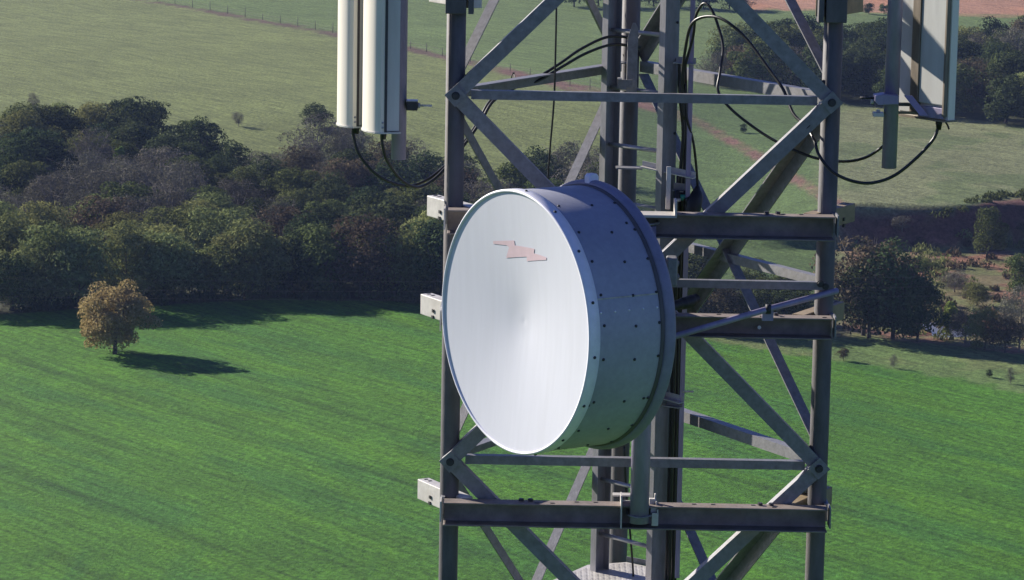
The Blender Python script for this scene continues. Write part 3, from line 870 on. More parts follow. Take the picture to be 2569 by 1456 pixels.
for i in range(-60, 60):
    for j in range(-60, 60):
        x, y = ring[1].x + (i + j) * 0.0165, 18.0 + (i - j) * 0.0165
        if all(inside(x + a, y + c) for a in (-0.016, 0.016) for c in (-0.016, 0.016)):
            s = 1 if (i + j) % 2 else -1
            d1 = Vector((math.cos(R(45)) , math.sin(R(45)) * s, 0))
            d2 = Vector((-d1.y, d1.x, 0))
            k = len(b.v)
            for q in (d1 * 0.0125, d2 * 0.0045, -d1 * 0.0125, -d2 * 0.0045):
                b.v.append(Vector((x, y, zz + 0.0006)) + q)
            b.v.append(Vector((x, y, zz + 0.0024)))
            for t in range(4):
                b.face((k + t, k + (t + 1) % 4, k + 4))
b.build('checker_plate', PALE, pl)
e0, e1 = Vector((back[1].x, back[1].y + 0.02, zz)), Vector((back[2].x + 0.1, back[2].y - 0.03, zz))
MB().box((e0 + e1) / 2 + up * 0.012, (e1 - e0) / 2, NF * 0.004, up * 0.018).build('edge_angle', STEEL, pl)

# ------------------------------------------------------------------ panel antennas, left
def ant_pole(label, P, zb, zt, group):
    t = thing('antenna_pole', label, 'pole', (P.x, P.y, zb), group)
    MB().tube([(P.x, P.y, zb), (P.x, P.y, (zb + zt) / 2), (P.x, P.y, zt)], 0.0395, 32).build('tube', BLUESTEEL, t)
    return t
GP = 'antenna poles beside the tower'
PL_ = U(1000, 390, 16.80)
poleL = ant_pole('vertical steel pole left of the tower carrying two white panels', PL_, zat(1000, 400, 16.8), 51.3, GP)
q = U(1034, 265, 16.78)
MB().box(q, rx * 0.03, NF * 0.035, up * 0.024).build('clamp', BOLT, poleL, 0.004)
MB().box(q + up * 0.026, rx * 0.03, NF * 0.036, up * 0.003).build('clamp', ALU, poleL)
MB().tube([q + rx * 0.03, q + rx * 0.042], 0.016, 6).build('nut', ALU, poleL)
MB().tube([q + rx * 0.04, q + rx * 0.105], 0.006, 10).build('bolt', PALE, poleL)
def panel(label, edge, n, wv, tk, length, group):
    "edge: bottom end of the near front edge; n: facing direction; wv: direction along the front away from that edge"
    t = thing('panel_antenna', label, 'antenna', edge, group)
    W = wv[1]; wd = wv[0]
    bk = -n
    # radome profile in (along width, along back): bulged front
    pr = []
    for k in range(13):
        u = k / 12
        bul = math.sin(PI * u) ** 0.6 * 0.045
        pr.append((u * W, -bul))
    pr += [(W, tk * 0.22), (0, tk * 0.22)]
    o = MB().prism(pr, edge, edge + up * length, wd, bk, True).build('radome', PLASTIC, t)
    for p in o.data.polygons:
        if len(p.vertices) > 4: p.use_smooth = False
    md = o.modifiers.new('split', 'EDGE_SPLIT'); md.split_angle = R(40)
    e2 = edge + bk * (tk * 0.22)
    MB().prism([(0.004, 0.0), (W - 0.004, 0.0), (W - 0.004, tk * 0.78), (0.004, tk * 0.78)], e2 + up * 0.004, e2 + up * length, wd, bk).build('back_shell', PLASTIC2, t, 0.003)
    MB().prism([(-0.004, tk * 0.2), (0.006, tk * 0.2), (0.006, tk * 0.33), (-0.004, tk * 0.33)], edge, edge + up * length, wd, bk).build('edge_seam', BOLT, t)
    pr2 = [(x * 1.0 + (0.004 if x > W / 2 else -0.004), y - 0.004 if y < 0 else y) for x, y in pr[:13]] + [(W + 0.004, tk + 0.006), (-0.004, tk + 0.006)]
    MB().prism(pr2, edge - up * 0.008, edge + up * 0.0, wd, bk).build('end_cap', PLASTIC2, t)
    b = MB()
    for zz_ in (0.025, 0.05):
        x_, y_ = perp(-wd)
        MB().lathe([(0.006, 0), (0.006, 0.004), (0.0003, 0.005)], edge + up * zz_ + bk * (tk * 0.12), -wd, x_, y_, 8).build('screw', ALU, t)
    gl = edge + wd * (W * 0.4) + bk * (tk * 0.5)
    MB().tube([gl, gl - up * 0.02, gl - up * 0.05], [0.017, 0.017, 0.012], 14).build('cable_gland', BLACKM, t)
    return t
NL = Vector((-0.94, -0.34, 0)).normalized()
WL = Vector((NL.y, -NL.x, 0))           # away from the viewer
if WL.y < 0: WL = -WL
GPA = 'panel antennas on the side poles'
panel('nearer of two tall white panel antennas left of the tower, grey side visible', U(954, 333, 16.52), NL, (WL, 0.27), 0.105, 2.1, GPA)
panel('farther of two tall white panel antennas left of the tower, partly hidden', U(885, 318, 16.82), NL, (WL, 0.23), 0.10, 2.1, GPA)
MB().box(U(925, 300, 17.0) , rx * 0.14, NF * 0.012, up * 0.012).build('cross_arm', BOLT, poleL)

# right
PR_ = U(2233, 350, 16.76)
poleR = ant_pole('vertical blue-grey steel pole right of the tower in front of a panel', PR_, zat(2230, 422, 16.76), 51.3, GP)
NB = Vector((-0.80, -0.60, 0))                       # direction the back faces
WB = Vector((0.60, -0.80, 0))
cr_ = U(2374, 303, 16.62)
W = 0.375
pa = thing('panel_antenna', 'panel antenna right of the tower seen from behind, dirty pale back plate', 'antenna', cr_, GPA)
fr = -NB
base = cr_ - WB * W
tk = 0.10
def pbox(u0, u1, d0, d1, z0, z1, name, mt, bev=0.0):
    "u along the back from its left corner, d forward from the back plane"
    c = base + WB * ((u0 + u1) / 2) + fr * ((d0 + d1) / 2) + up * ((z0 + z1) / 2)
    return MB().box(c, WB * ((u1 - u0) / 2), fr * ((d1 - d0) / 2), up * ((z1 - z0) / 2)).build(name, mt, pa, bev)
pr = [(0, 0.012)]
for k in range(13):
    u = k / 12
    pr.append((u * W, 0.06 + math.sin(PI * u) ** 0.6 * 0.05))
pr.append((W, 0.012))
o = MB().prism(pr, base, base + up * 2.0, WB, fr, True).build('radome', PLASTIC, pa)
o.modifiers.new('split', 'EDGE_SPLIT').split_angle = R(40)
pbox(0.002, 0.105, 0.002, 0.012, 0.02, 2.0, 'back_flange', PLASTIC2)
pbox(0.105, 0.165, -0.012, 0.012, 0.02, 2.0, 'edge_channel', BROWNM, 0.003)
pbox(0.165, 0.352, -0.006, 0.012, 0.075, 2.0, 'back_plate', PLASTIC2, 0.006)
pbox(0.352, 0.368, -0.014, 0.012, 0.02, 2.0, 'edge_channel', BROWNM, 0.003)
pbox(0.172, 0.36, -0.012, -0.007, 0.005, 0.062, 'label_plate', BLUESTEEL, 0.002)
pbox(-0.004, W + 0.004, -0.014, 0.075, -0.01, 0.0, 'end_cap', BROWNM)
gl = U(2356, 300, 16.72)
MB().tube([gl + up * 0.012, gl - up * 0.02, gl - up * 0.055], [0.022, 0.018, 0.012], 14).build('cable_gland', BLACKM, pa)
MB().tube(spline([U(2366, 300, 16.75), U(2376, 312, 16.75), U(2381, 325, 16.75)], 4), 0.005, 8).build('drain_hose', BLACKM, pa)
# tilt bracket and clamp on the pole
q = U(2228, 247, 16.72)
MB().prism([(-0.075, -0.012), (-0.055, -0.032), (0.05, -0.026), (0.05, 0.02), (-0.03, 0.026), (-0.075, 0.018)], q - NF * 0.05, q + NF * 0.052, rx, up).build('clamp', BLUESTEEL, poleR, 0.003)
MB().tube([q - rx * 0.075, q - rx * 0.148], 0.006, 10).build('bolt', BOLT, poleR)
MB().tube([q - rx * 0.09 - up * 0.02, q - rx * 0.075 - up * 0.02], 0.014, 6).build('nut', PALE, poleR)
q2 = U(2203, 287, 16.74)
MB().box(q2, rx * 0.028, NF * 0.03, up * 0.011).build('clamp', PALE, poleR, 0.002)
MB().tube([q2 + up * 0.01, q2 + up * 0.024], 0.011, 6).build('nut', PALE, poleR)
a, c = U(2278, 240, 16.74), U(2318, 290, 16.70)
d = (c - a)
MB().prism([(-0.022, -0.004), (0.022, -0.004), (0.022, 0.004), (-0.022, 0.004)], a, c, rx, NF).build('tilt_arm', BLUESTEEL, pa)
MB().box(U(2262, 262, 16.78), rx * 0.04, NF * 0.02, up * 0.008).build('tilt_arm', BOLT, pa)
MB().box(U(2275, 283, 16.8), rx * 0.06, NF * 0.01, up * 0.007).build('tilt_arm', BROWNM, pa)

# ------------------------------------------------------------------ fence along the far field, wires
fpts = [G(px, np.interp(px, [p[0] for p in FENCE], [p[1] for p in FENCE]) - 2) for px in list(range(395, 845, 44)) + list(range(1030, 1120, 40)) + list(range(1180, 1540, 50))]
fen = thing('field_fence', 'thin post and wire fence along the dirt strip between the far fields', 'fence', fpts[0])
rf_ = random.Random(5)
for p in fpts:
    h = rf_.uniform(1.1, 1.7)
    MB().tube([p - up * 0.3, p + up * h], [0.055, 0.045], 6).build('post', WOODM, fen)
for hh in (0.5, 0.95):
    MB().tube([p + up * hh for p in fpts], 0.012, 4).build('wire', WOODM, fen)
for k, (yl, yr, lab) in enumerate(((702, 688, 'highest of three faint power wires crossing in front of the woods'), (727, 713, 'middle of three faint power wires crossing in front of the woods'), (747, 737, 'lowest of three faint power wires crossing in front of the woods'))):
    a, c = U(-300, yl - 8, 232), U(2900, yr - 6, 232)
    pts = []
    for i in range(41):
        t = i / 40
        pts.append(a.lerp(c, t) - up * (0.55 * 4 * t * (1 - t)))
    o = MB().tube(pts, 0.006, 4).build('power_wire', mat('wire_metal', (0.12, 0.09, 0.09), 0.5, 0.2, 0.05, 1) if k == 0 else bpy.data.materials['wire_metal'])
    tag(o, lab, 'wire', 'power wires in front of the woods')

# ------------------------------------------------------------------ trees
def leaf_mat(name, c1, c2, trans=0.22):
    mm = bpy.data.materials.new(name); mm.use_nodes = True
    nt = mm.node_tree; N = nt.nodes; Lk = nt.links.new
    N.remove(N['Principled BSDF'])
    g = N.new('ShaderNodeNewGeometry')
    cr = N.new('ShaderNodeValToRGB')
    cr.color_ramp.elements[0].color = (*c1, 1); cr.color_ramp.elements[1].color = (*c2, 1)
    Lk(g.outputs['Random Per Island'], cr.inputs[0])
    oi = N.new('ShaderNodeObjectInfo')
    hs = N.new('ShaderNodeHueSaturation')
    mr = N.new('ShaderNodeMapRange'); mr.inputs['To Min'].default_value = 0.72; mr.inputs['To Max'].default_value = 1.3
    Lk(oi.outputs['Random'], mr.inputs[0]); Lk(mr.outputs[0], hs.inputs['Value'])
    mh = N.new('ShaderNodeMath'); mh.operation = 'MULTIPLY'; mh.inputs[1].default_value = 7.31
    mf = N.new('ShaderNodeMath'); mf.operation = 'FRACT'
    Lk(oi.outputs['Random'], mh.inputs[0]); Lk(mh.outputs[0], mf.inputs[0])
    mr2 = N.new('ShaderNodeMapRange'); mr2.inputs['To Min'].default_value = 0.475; mr2.inputs['To Max'].default_value = 0.52
    Lk(mf.outputs[0], mr2.inputs[0]); Lk(mr2.outputs[0], hs.inputs['Hue'])
    Lk(cr.outputs[0], hs.inputs['Color'])
    d = N.new('ShaderNodeBsdfDiffuse'); t = N.new('ShaderNodeBsdfTranslucent'); mx = N.new('ShaderNodeMixShader')
    mx.inputs[0].default_value = trans
    Lk(hs.outputs[0], d.inputs[0]); Lk(hs.outputs[0], t.inputs[0])
    Lk(d.outputs[0], mx.inputs[1]); Lk(t.outputs[0], mx.inputs[2])
    Lk(mx.outputs[0], N['Material Output'].inputs[0])
    return mm
LEAF = {
    'dark': leaf_mat('dark_foliage', (0.034, 0.048, 0.023), (0.074, 0.098, 0.042)),
    'mid': leaf_mat('mid_foliage', (0.058, 0.077, 0.028), (0.122, 0.146, 0.052)),
    'olive': leaf_mat('olive_foliage', (0.12, 0.138, 0.052), (0.24, 0.26, 0.10)),
    'bare': leaf_mat('bare_twigs', (0.10, 0.096, 0.074), (0.185, 0.175, 0.132), 0.1),
    'rusty': leaf_mat('rusty_foliage', (0.070, 0.060, 0.038), (0.155, 0.125, 0.078)),
    'lime': leaf_mat('lime_foliage', (0.12, 0.17, 0.04), (0.2, 0.25, 0.07)),
    'autumn': leaf_mat('autumn_foliage', (0.25, 0.20, 0.075), (0.42, 0.34, 0.16), 0.4),
}
def leaf_cloud(seed, kind, Wd, Ht, z0, nclump, nleaf, lsz, droop=0.0, shell=0.72, cr=(0.16, 0.3), flat=1.0):
    "foliage as many small leaf-sized quads in clumps through an ellipsoid of width Wd from z0 to Ht"
    g = np.random.default_rng(seed)
    V = []
    rx_, rz = Wd / 2, (Ht - z0) / 2
    cz = z0 + rz
    cl = []
    while len(cl) < nclump:
        d = g.normal(size=3); d /= np.linalg.norm(d)
        if d[2] < -0.92: continue
        rr = g.uniform(shell - 0.25, 1.0) ** 0.6
        crad = g.uniform(*cr) * Wd
        lump = 1 + 0.16 * math.sin(3 * math.atan2(d[1], d[0]) + seed) + g.uniform(-0.12, 0.12)
        p = d * np.array([max(rx_ * lump - crad * 0.8, 0.1), max(rx_ * lump - crad * 0.8, 0.1), max(rz - crad * 0.6, 0.1)]) * rr
        if p[2] < 0: p[:2] *= 1.0 - 0.25 * flat * (p[2] / rz) ** 2
        cl.append((p + np.array([0, 0, cz]), crad))
    per = nleaf // nclump
    for c, r in cl:
        d = g.normal(size=(per, 3)); d /= np.linalg.norm(d, axis=1)[:, None]
        d[:, 2] = np.where(d[:, 2] < -0.6, -d[:, 2], d[:, 2])
        rad = r * g.uniform(0.55, 1.05, per) ** 0.6
        p = c + d * rad[:, None] * np.array([1, 1, 0.8])
        nrm = d + g.normal(size=(per, 3)) * 0.55
        nrm[:, 2] += 0.15
        nrm /= np.linalg.norm(nrm, axis=1)[:, None]
        t = np.cross(nrm, g.normal(size=(per, 3)))
        if droop:
            t = t / np.linalg.norm(t, axis=1)[:, None] * (1 - droop) + np.array([0, 0, -1.0]) * droop
            t -= nrm * np.sum(t * nrm, 1)[:, None]
        t /= np.linalg.norm(t, axis=1)[:, None] + 1e-9
        s = np.cross(nrm, t)
        L = lsz * g.uniform(0.6, 1.35, per)[:, None]
        wr = 0.33 if droop else 0.6
        bend = nrm * L * -0.18
        V.append(np.stack([p - t * L + bend, p + s * L * wr, p + t * L + bend, p - s * L * wr], 1))
    V = np.concatenate(V).reshape(-1, 3)
    n = len(V) // 4
    me = bpy.data.meshes.new('crown')
    me.vertices.add(n * 4); me.vertices.foreach_set('co', V.astype(np.float32).ravel())
    me.loops.add(n * 4); me.loops.foreach_set('vertex_index', np.arange(n * 4, dtype=np.int32))
    me.polygons.add(n); me.polygons.foreach_set('loop_start', np.arange(0, n * 4, 4, dtype=np.int32))
    me.update(calc_edges=True)
    me.materials.append(LEAF[kind])
    return me
def trunk_mesh(seed, Wd, Ht, z0, r0, mt, nb=5, twigs=0):
    g = random.Random(seed)
    b = MB()
    top = z0 + (Ht - z0) * 0.55
    lean = (g.uniform(-0.05, 0.05) * Ht, g.uniform(-0.05, 0.05) * Ht)
    b.tube([(0, 0, -0.3), (lean[0] * 0.2, lean[1] * 0.2, z0 * 0.6), (lean[0] * 0.6, lean[1] * 0.6, z0 + (top - z0) * 0.5), (lean[0], lean[1], top)], [r0 * 1.3, r0, r0 * 0.7, r0 * 0.35], 8)
    for k in range(nb):
        a = 2 * PI * k / nb + g.uniform(-0.4, 0.4)
        zs = z0 * 0.75 + (top - z0) * g.uniform(0.0, 0.6)
        rr = Wd * g.uniform(0.25, 0.42)
        p0 = Vector((lean[0] * zs / top, lean[1] * zs / top, zs))
        p2 = Vector((rr * math.cos(a), rr * math.sin(a), min(Ht * 0.92, zs + (Ht - zs) * g.uniform(0.5, 0.8))))
        p1 = p0.lerp(p2, 0.5) + Vector((0, 0, -0.05 * Ht))
        b.tube([p0, p1, p2], [r0 * 0.55, r0 * 0.35, r0 * 0.1], 6)
        for q in range(twigs):
            t = g.uniform(0.3, 1)
            s = p1.lerp(p2, t)
            e = s + Vector((g.gauss(0, 1), g.gauss(0, 1), g.uniform(0.3, 1.6))) * (Wd * 0.12)
            b.tube([s, e], [r0 * 0.16, r0 * 0.05], 4)
    me = b.mesh('trunk')
    me.materials.append(mt)
    return me
PROTO = {}
def proto(kind, var):
    key = (kind, var)
    if key in PROTO: return PROTO[key]
    sd = sum(map(ord, kind)) * 7 + var * 131
    if kind == 'olive':
        c = leaf_cloud(sd, kind, 1.0 * 8.4, 8.0, -0.6, 30, 5200, 0.21, droop=0.5, shell=0.6, cr=(0.14, 0.27))
        t = trunk_mesh(sd, 7, 8, 1.0, 0.12, BARK, 6)
    elif kind == 'bare':
        c = leaf_cloud(sd, kind, 7.8, 8.0, -0.4, 34, 5400, 0.135, droop=-0.5, shell=0.6, cr=(0.12, 0.24))
        t = trunk_mesh(sd, 7, 8, 1.6, 0.14, BARKP, 7, 6)
    elif kind == 'dark':
        c = leaf_cloud(sd, kind, 7.8, 8.0, -0.6, 34, 5200, 0.17, shell=0.6, cr=(0.12, 0.25))
        t = trunk_mesh(sd, 7, 8, 1.2, 0.16, BARK, 5)
    elif kind == 'mid':
        c = leaf_cloud(sd, kind, 7.8, 8.0, -0.6, 36, 5200, 0.165, shell=0.6, cr=(0.11, 0.24))
        t = trunk_mesh(sd, 7, 8, 1.2, 0.16, BARK, 5)
    elif kind == 'rusty':
        c = leaf_cloud(sd, kind, 7.8, 8.0, -0.5, 34, 5200, 0.145, shell=0.6, cr=(0.12, 0.24))
        t = trunk_mesh(sd, 7, 8, 1.4, 0.14, BARK, 6, 3)
    elif kind == 'lime':
        c = leaf_cloud(sd, kind, 6.5, 8.0, 0.3, 12, 1500, 0.32, cr=(0.14, 0.24))
        t = trunk_mesh(sd, 6, 8, 1.2, 0.14, BARKP, 5)
    PROTO[key] = (c, t)
    return PROTO[key]
rt = random.Random(11)
TREES = []
def tree(p, H, Wf, kind, name='tree', rz=None, var=None):
    var = rt.randrange(3) if var is None else var
    c, t = proto(kind, var)
    r = bpy.data.objects.new(name, None)
    r.empty_display_size = 0.5
    col.objects.link(r)
    r.location = p
    k = H / 8.0
    r.scale = (k * Wf, k * Wf, k)
    r.rotation_euler = (0, 0, rt.uniform(0, 2 * PI) if rz is None else rz)
    co = bpy.data.objects.new('crown', c); col.objects.link(co); co.parent = r
    to = bpy.data.objects.new('trunk', t); col.objects.link(to); to.parent = r
    return r

def scatter(xr, yr, spacing, ok):
    "jittered points on the ground, spacing in metres, kept where ok(px, py) holds"
    out = []
    row = 0
    y = yr[0]
    while y < yr[1]:
        x = xr[0] + (row % 2) * spacing / 2
        while x < xr[1]:
            qx, qy = x + rt.uniform(-0.38, 0.38) * spacing, y + rt.uniform(-0.38, 0.38) * spacing
            z = float(zterr(qx, qy))
            px, py = proj_np(np.array([qx]), np.array([qy]), np.array([z]))
            if ok(px[0], py[0]):
                out.append((px[0], py[0], Vector((qx, qy, z))))
            x += spacing
        y += spacing * 0.87
        row += 1
    return out
def nse(p, s): return float(fnoise(np.array([p.x / s + 13.0]), np.array([p.y / s + 7.0]))[0])
def in_left(px, py):
    wf = float(np.interp(px, [q[0] for q in WOODFAR], [q[1] for q in WOODFAR]))
    wn_ = float(np.interp(px, [q[0] for q in WOODNEAR], [q[1] for q in WOODNEAR]))
    if not -90 < px < 2090: return False
    if 1620 < px < 1700 and py < 700: return False
    return wf < py < wn_ - 4
KINDW = {'olive': 'olive green feathery tree', 'bare': 'leafless grey-brown tree', 'dark': 'dense dark green tree', 'mid': 'leafy mid green tree', 'rusty': 'rusty brown tree', 'lime': 'bright lime green tree'}
pts = scatter((-62, 40), (268, 440), 6.3, in_left)
# the front edge of the wood, tree after tree
x = -80
while x < 2060:
    yb = float(np.interp(x, [q[0] for q in WOODNEAR], [q[1] for q in WOODNEAR])) - rt.uniform(4, 12)
    pts.append((x, yb, G(x, yb)))
    x += rt.uniform(75, 120)
for px, py, p in pts:
    depth = (float(np.interp(px, [q[0] for q in WOODNEAR], [q[1] for q in WOODNEAR])) - py)
    u = nse(p, 11) + rt.uniform(-0.1, 0.1)
    H = rt.uniform(5.0, 7.6)
    Wf = rt.uniform(0.95, 1.35)
    if depth < 120 and px < 640:
        kind = 'olive' if rt.random() < 0.92 else 'mid'; H = rt.uniform(5.2, 7.8)
    elif depth < 90:
        kind = rt.choice(('dark', 'dark', 'mid', 'dark', 'rusty')) if px > 640 else 'dark'
        if 980 < px < 1100: kind = 'olive'
        H = rt.uniform(5.8, 8.2)
    elif py < 430 and px < 600:
        kind = 'dark' if u < 0.5 else rt.choice(('mid', 'mid', 'olive', 'bare', 'dark')); H = rt.uniform(5.0, 7.6)
    elif px > 640 and depth > 170:
        kind = 'bare' if u < 0.56 else rt.choice(('dark', 'mid', 'bare', 'rusty'))
    else:
        kind = 'bare' if u < 0.42 else ('mid' if u < 0.5 else ('dark' if u < 0.6 else rt.choice(('rusty', 'mid', 'bare', 'olive'))))
        H = rt.uniform(4.2, 7.4)
    if px > 1620: H = min(H, 5.2) * rt.uniform(0.7, 1.0)
    d_edge = py - float(np.interp(px, [q[0] for q in WOODFAR], [q[1] for q in WOODFAR]))
    if d_edge < 30: H *= rt.uniform(0.6, 0.95)
    TREES.append((px, py, kind, tree(p, H, Wf, kind), 'wood'))
def in_up(px, py):
    if not 1745 < px < 2690: return False
    lo = float(np.interp(px, [1740, 1850, 2000, 2100, 2569, 2700], [205, 160, 150, 160, 150, 150]))
    hi = float(np.interp(px, [1740, 1850, 2100, 2300, 2569, 2700], [214, 228, 258, 292, 318, 330]))
    return lo < py < hi
for px, py, p in scatter((20, 90), (380, 560), 6.4, in_up):
    u = nse(p, 12) + rt.uniform(-0.1, 0.1)
    kind = 'dark' if u < 0.5 else ('mid' if u < 0.6 else rt.choice(('olive', 'rusty', 'bare')))
    if px < 1800: kind = 'bare'
    H = rt.uniform(5.4, 8.6)
    TREES.append((px, py, kind, tree(p, H, rt.uniform(0.9, 1.25), kind), 'upper'))
# label every wood tree by kind, row and landmark
def landmark(px, zone):
    if zone == 'upper':
        names = [(1850, 'by the cable loops'), (2050, 'behind the right braces'), (2210, 'right of the right leg'), (2410, 'behind the right panel'), (9999, 'right of the right panel')]
    else:
        names = [(60, 'at the left border'), (190, 'left of the lone tree'), (390, 'behind the lone tree'), (520, 'just right of the lone tree'), (680, 'midway to the white panels'), (840, 'left of the white panels'), (960, 'below the white panels'), (1115, 'beside the left tower leg'), (1300, 'behind the drum face'), (1520, 'behind the drum top'), (1700, 'behind the ladder'), (1900, 'right of the drum'), (9999, 'beside the right tower leg')]
    for lim, s in names:
        if px < lim: return s
def row_name(px, py, zone):
    if zone == 'upper':
        k = py - float(np.interp(px, [1740, 1850, 2100, 2300, 2569, 2700], [214, 228, 258, 292, 318, 330]))
        return 'upper wood front' if k > -35 else ('upper wood middle' if k > -75 else 'upper wood back')
    k = float(np.interp(px, [q[0] for q in WOODNEAR], [q[1] for q in WOODNEAR])) - py
    return ['wood front edge', 'wood second row', 'wood third row', 'wood fourth row', 'wood fifth row', 'wood sixth row', 'wood back edge'][min(6, int(k / 62) if k > 22 else 0)]
cells = {}
for T in TREES:
    cells.setdefault((T[2], row_name(T[0], T[1], T[4]), landmark(T[0], T[4])), []).append(T)
ORD = ['leftmost', 'second', 'third', 'fourth', 'fifth', 'sixth', 'seventh', 'eighth', 'ninth']
for (kind, row, lm), ts in cells.items():
    ts.sort(key=lambda t: t[0])
    for i, T in enumerate(ts):
        pre = '' if len(ts) == 1 else (ORD[i] + ' ' if i == 0 else ORD[min(i, 8)] + ' from left, ')
        tag(T[3], pre + KINDW[kind] + ', ' + row + ', ' + lm, 'tree', 'trees of the upper right wood' if T[4] == 'upper' else 'trees of the wood behind the crop')

# trees that stand out
def single(px, py, hpx, Wf, kind, label, name='tree', cat='tree', group=None):
    p = G(px, py)
    dist = math.hypot(p.y, CAMZ)
    H = hpx / FPX * dist / math.cos(R(9))
    o = tree(p, H, Wf, kind, name)
    return tag(o, label, cat, group)
single(2165, 842, 285, 0.95, 'rusty', 'tall brownish tree just right of the right tower leg')
single(2240, 852, 255, 0.95, 'dark', 'big dark tree left of the pond below the red bank')
single(2180, 850, 190, 1.2, 'dark', 'low dark tree at the foot of the tall brownish tree')
single(2300, 860, 165, 1.0, 'dark', 'small dark tree on the near pond shore')
single(2375, 852, 95, 1.0, 'lime', 'yellow-green bush on the pond shore', 'bush', 'bush')
single(2420, 868, 110, 0.9, 'bare', 'twiggy bare bush right of the pond', 'bush', 'bush')
single(2470, 878, 110, 1.1, 'olive', 'olive bush between bare bushes right of the pond', 'bush', 'bush')
single(2520, 888, 100, 1.2, 'rusty', 'rusty bush on the grass strip edge near the right border', 'bush', 'bush')
single(2556, 884, 190, 0.7, 'bare', 'tall bare tree at the right border below the bank')
single(2475, 652, 140, 0.75, 'mid', 'single leafy tree in front of the red bank')
single(2555, 745, 120, 0.9, 'mid', 'leafy shrub on the red slope at the right border', 'bush', 'bush')
single(2262, 600, 45, 1.5, 'bare', 'pale dry shrub at the left foot of the red bank', 'bush', 'bush')
single(2395, 735, 60, 1.6, 'bare', 'sprawling dry shrub midway down the rough slope', 'bush', 'bush')
single(2330, 690, 40, 1.8, 'mid', 'low green shrub on the rough slope above the pond', 'bush', 'bush')
single(2450, 770, 60, 1.5, 'olive', 'low olive shrub on the rough slope', 'bush', 'bush')
single(2116, 907, 34, 1.15, 'rusty', 'small brown bush on the grass strip beside the right leg', 'bush', 'bush')
single(2482, 950, 22, 1.0, 'dark', 'tiny dark shrub on the grass strip', 'bush', 'bush')
single(2535, 965, 45, 0.6, 'bare', 'wispy bare sapling on the grass strip near the right border', 'sapling', 'sapling')
single(2240, 925, 36, 0.7, 'bare', 'wispy bare sapling on the grass strip below the pond', 'sapling', 'sapling')
single(302, 470, 105, 0.55, 'lime', 'bright lime tree rising above the brown canopy')
single(85, 285, 55, 0.7, 'bare', 'wispy tree standing alone above the wood near the left border')
single(598, 318, 40, 0.95, 'bare', 'small thin tree alone on the pale field')
single(1865, 336, 26, 0.9, 'dark', 'small dark bush in the field right of the ladder', 'bush', 'bush')
single(790, 320, 62, 1.5, 'dark', 'dark clump of leaves on the pale field left of the panels')
for px, h, k in ((1440, 75, 'dark'), (1500, 70, 'mid'), (1560, 75, 'dark'), (1640, 70, 'dark'), (1700, 70, 'mid'), (1765, 80, 'dark'), (1830, 70, 'mid'), (1872, 50, 'bare'), (2180, 30, 'dark'), (2218, 28, 'mid')):
    yb = 17 if px < 1720 else (24 if px < 1900 else 36)
    single(px, yb, h, 1.2, k, {1440: 'dark tree over the far field edge, left of the back leg', 1500: 'green tree over the far field edge, left of the ladder', 1560: 'dark tree at the far field edge behind the ladder', 1640: 'dark tree at the far field edge between the ladder rails', 1700: 'green tree at the far field edge, right of the ladder', 1765: 'dark tree at the far field edge behind the cable arch', 1830: 'green tree at the far field edge above the upper wood', 1872: 'bare shrub by the far orange soil', 2180: 'dark hedge bush below the far orange soil', 2218: 'green hedge bush below the far orange soil'}[px], 'tree' if h > 50 else 'bush', 'tree' if h > 50 else 'bush', 'trees along the far field edge')
# dry scrub and rough grass on the right: low growth nobody could count
def tufts(name, kind_mat, n, ok, hgt, wid, leaves, seed, xr=(28, 62), yr=(225, 345)):
    g = np.random.default_rng(seed)
    V = []
    made = 0
    while made < n:
        x, y = g.uniform(*xr), g.uniform(*yr)
        z = float(zterr(x, y))
        px, py = proj_np(np.array([x]), np.array([y]), np.array([z]))
        if not ok(px[0], py[0]) or fnoise(np.array([x / 4]), np.array([y / 6]))[0] < 0.38:
            made += 0.2
            continue
        made += 1
        k = g.uniform(0.5, 1.4)
        m_ = leaves
        a = g.uniform(0, 2 * PI, m_); rr = np.sqrt(g.random(m_)) * wid * k
        zz_ = g.random(m_) * hgt * k * (1 - (rr / (wid * k)) ** 2 * 0.7)
        p = np.stack([x + rr * np.cos(a), y + rr * np.sin(a), z + zz_], 1)
        t = g.normal(size=(m_, 3)) * 0.6 + np.array([0, 0, 1.0]); t /= np.linalg.norm(t, axis=1)[:, None]
        sd = np.cross(t, g.normal(size=(m_, 3))); sd /= np.linalg.norm(sd, axis=1)[:, None]
        L = 0.22 * g.uniform(0.6, 1.4, m_)[:, None]
        V.append(np.stack([p - t * L, p + sd * L * 0.4, p + t * L, p - sd * L * 0.4], 1))
    V = np.concatenate(V).reshape(-1, 3); q = len(V) // 4
    me = bpy.data.meshes.new(name)
    me.from_pydata(V.tolist(), [], np.arange(q * 4).reshape(-1, 4).tolist())
    o = put(name, me, kind_mat)
    o['kind'] = 'stuff'
def ctop(px): return float(np.interp(px, [q[0] for q in CUT], [q[1] for q in CUT]))
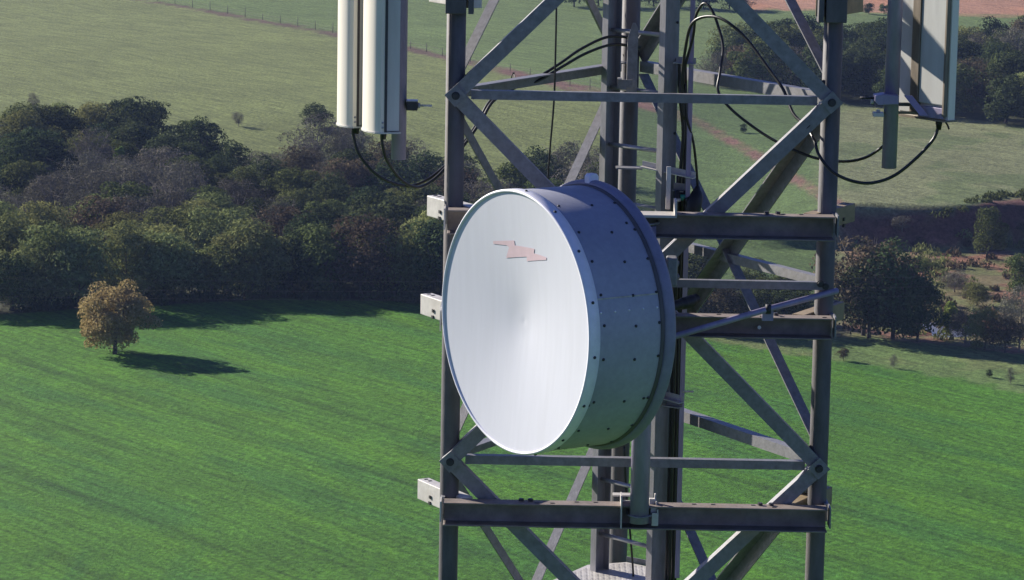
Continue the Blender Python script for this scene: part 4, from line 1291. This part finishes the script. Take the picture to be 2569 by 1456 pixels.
def wn2(px): return float(np.interp(px, [q[0] for q in WOODNEAR], [q[1] for q in WOODNEAR]))
tufts('dry_scrub', LEAF['rusty'], 110, lambda px, py: 2140 < px < 2680 and ctop(px) + 70 < py < wn2(px) - 2, 0.9, 0.8, 70, 3)
tufts('green_scrub', LEAF['olive'], 80, lambda px, py: 2140 < px < 2680 and ctop(px) + 66 < py < wn2(px) - 2, 1.0, 0.9, 80, 4)
tufts('bank_edge_scrub', LEAF['mid'], 300, lambda px, py: 2150 < px < 2680 and abs(py - ctop(px)) < 12, 0.55, 0.8, 60, 8)
tufts('undergrowth', LEAF['dark'], 420, lambda px, py: -90 < px < 1720 and -26 < py - wn2(px) < 1, 1.3, 1.0, 80, 9, (-56, 20), (270, 305))
# the lone tree in the crop
lp = G(288, 889)
dl = math.hypot(lp.y, CAMZ)
H = 186 / FPX * dl / math.cos(R(9.5)); Wd = 212 / FPX * dl
lone = thing('round_tree', 'lone round tan tree with short trunk in the green crop', 'tree', lp)
me = leaf_cloud(77, 'autumn', Wd * 0.98, H, -H * 0.02, 90, 20000, 0.105, shell=0.72, cr=(0.10, 0.18), flat=-0.2)
o = bpy.data.objects.new('crown', me); col.objects.link(o); o.parent = lone
me = trunk_mesh(5, Wd, H, H * 0.2, 0.17, BARK, 7, 2)
o = bpy.data.objects.new('trunk', me); col.objects.link(o); o.parent = lone
print('trees', len(TREES), 'ground verts', len(xf))

# ------------------------------------------------------------------ air
hz = bpy.data.materials.new('air'); hz.use_nodes = True
hn = hz.node_tree
hn.nodes.remove(hn.nodes['Principled BSDF'])
pv = hn.nodes.new('ShaderNodeVolumePrincipled')
pv.inputs['Color'].default_value = (0.42, 0.58, 1.0, 1)
pv.inputs['Density'].default_value = 0.00010
pv.inputs['Anisotropy'].default_value = 0.0
hn.links.new(pv.outputs[0], hn.nodes['Material Output'].inputs['Volume'])
ho = MB().box(Vector((0, 450, 28)), rx * 420, NF * 560, up * 30).build('haze', hz)
ho['kind'] = 'stuff'
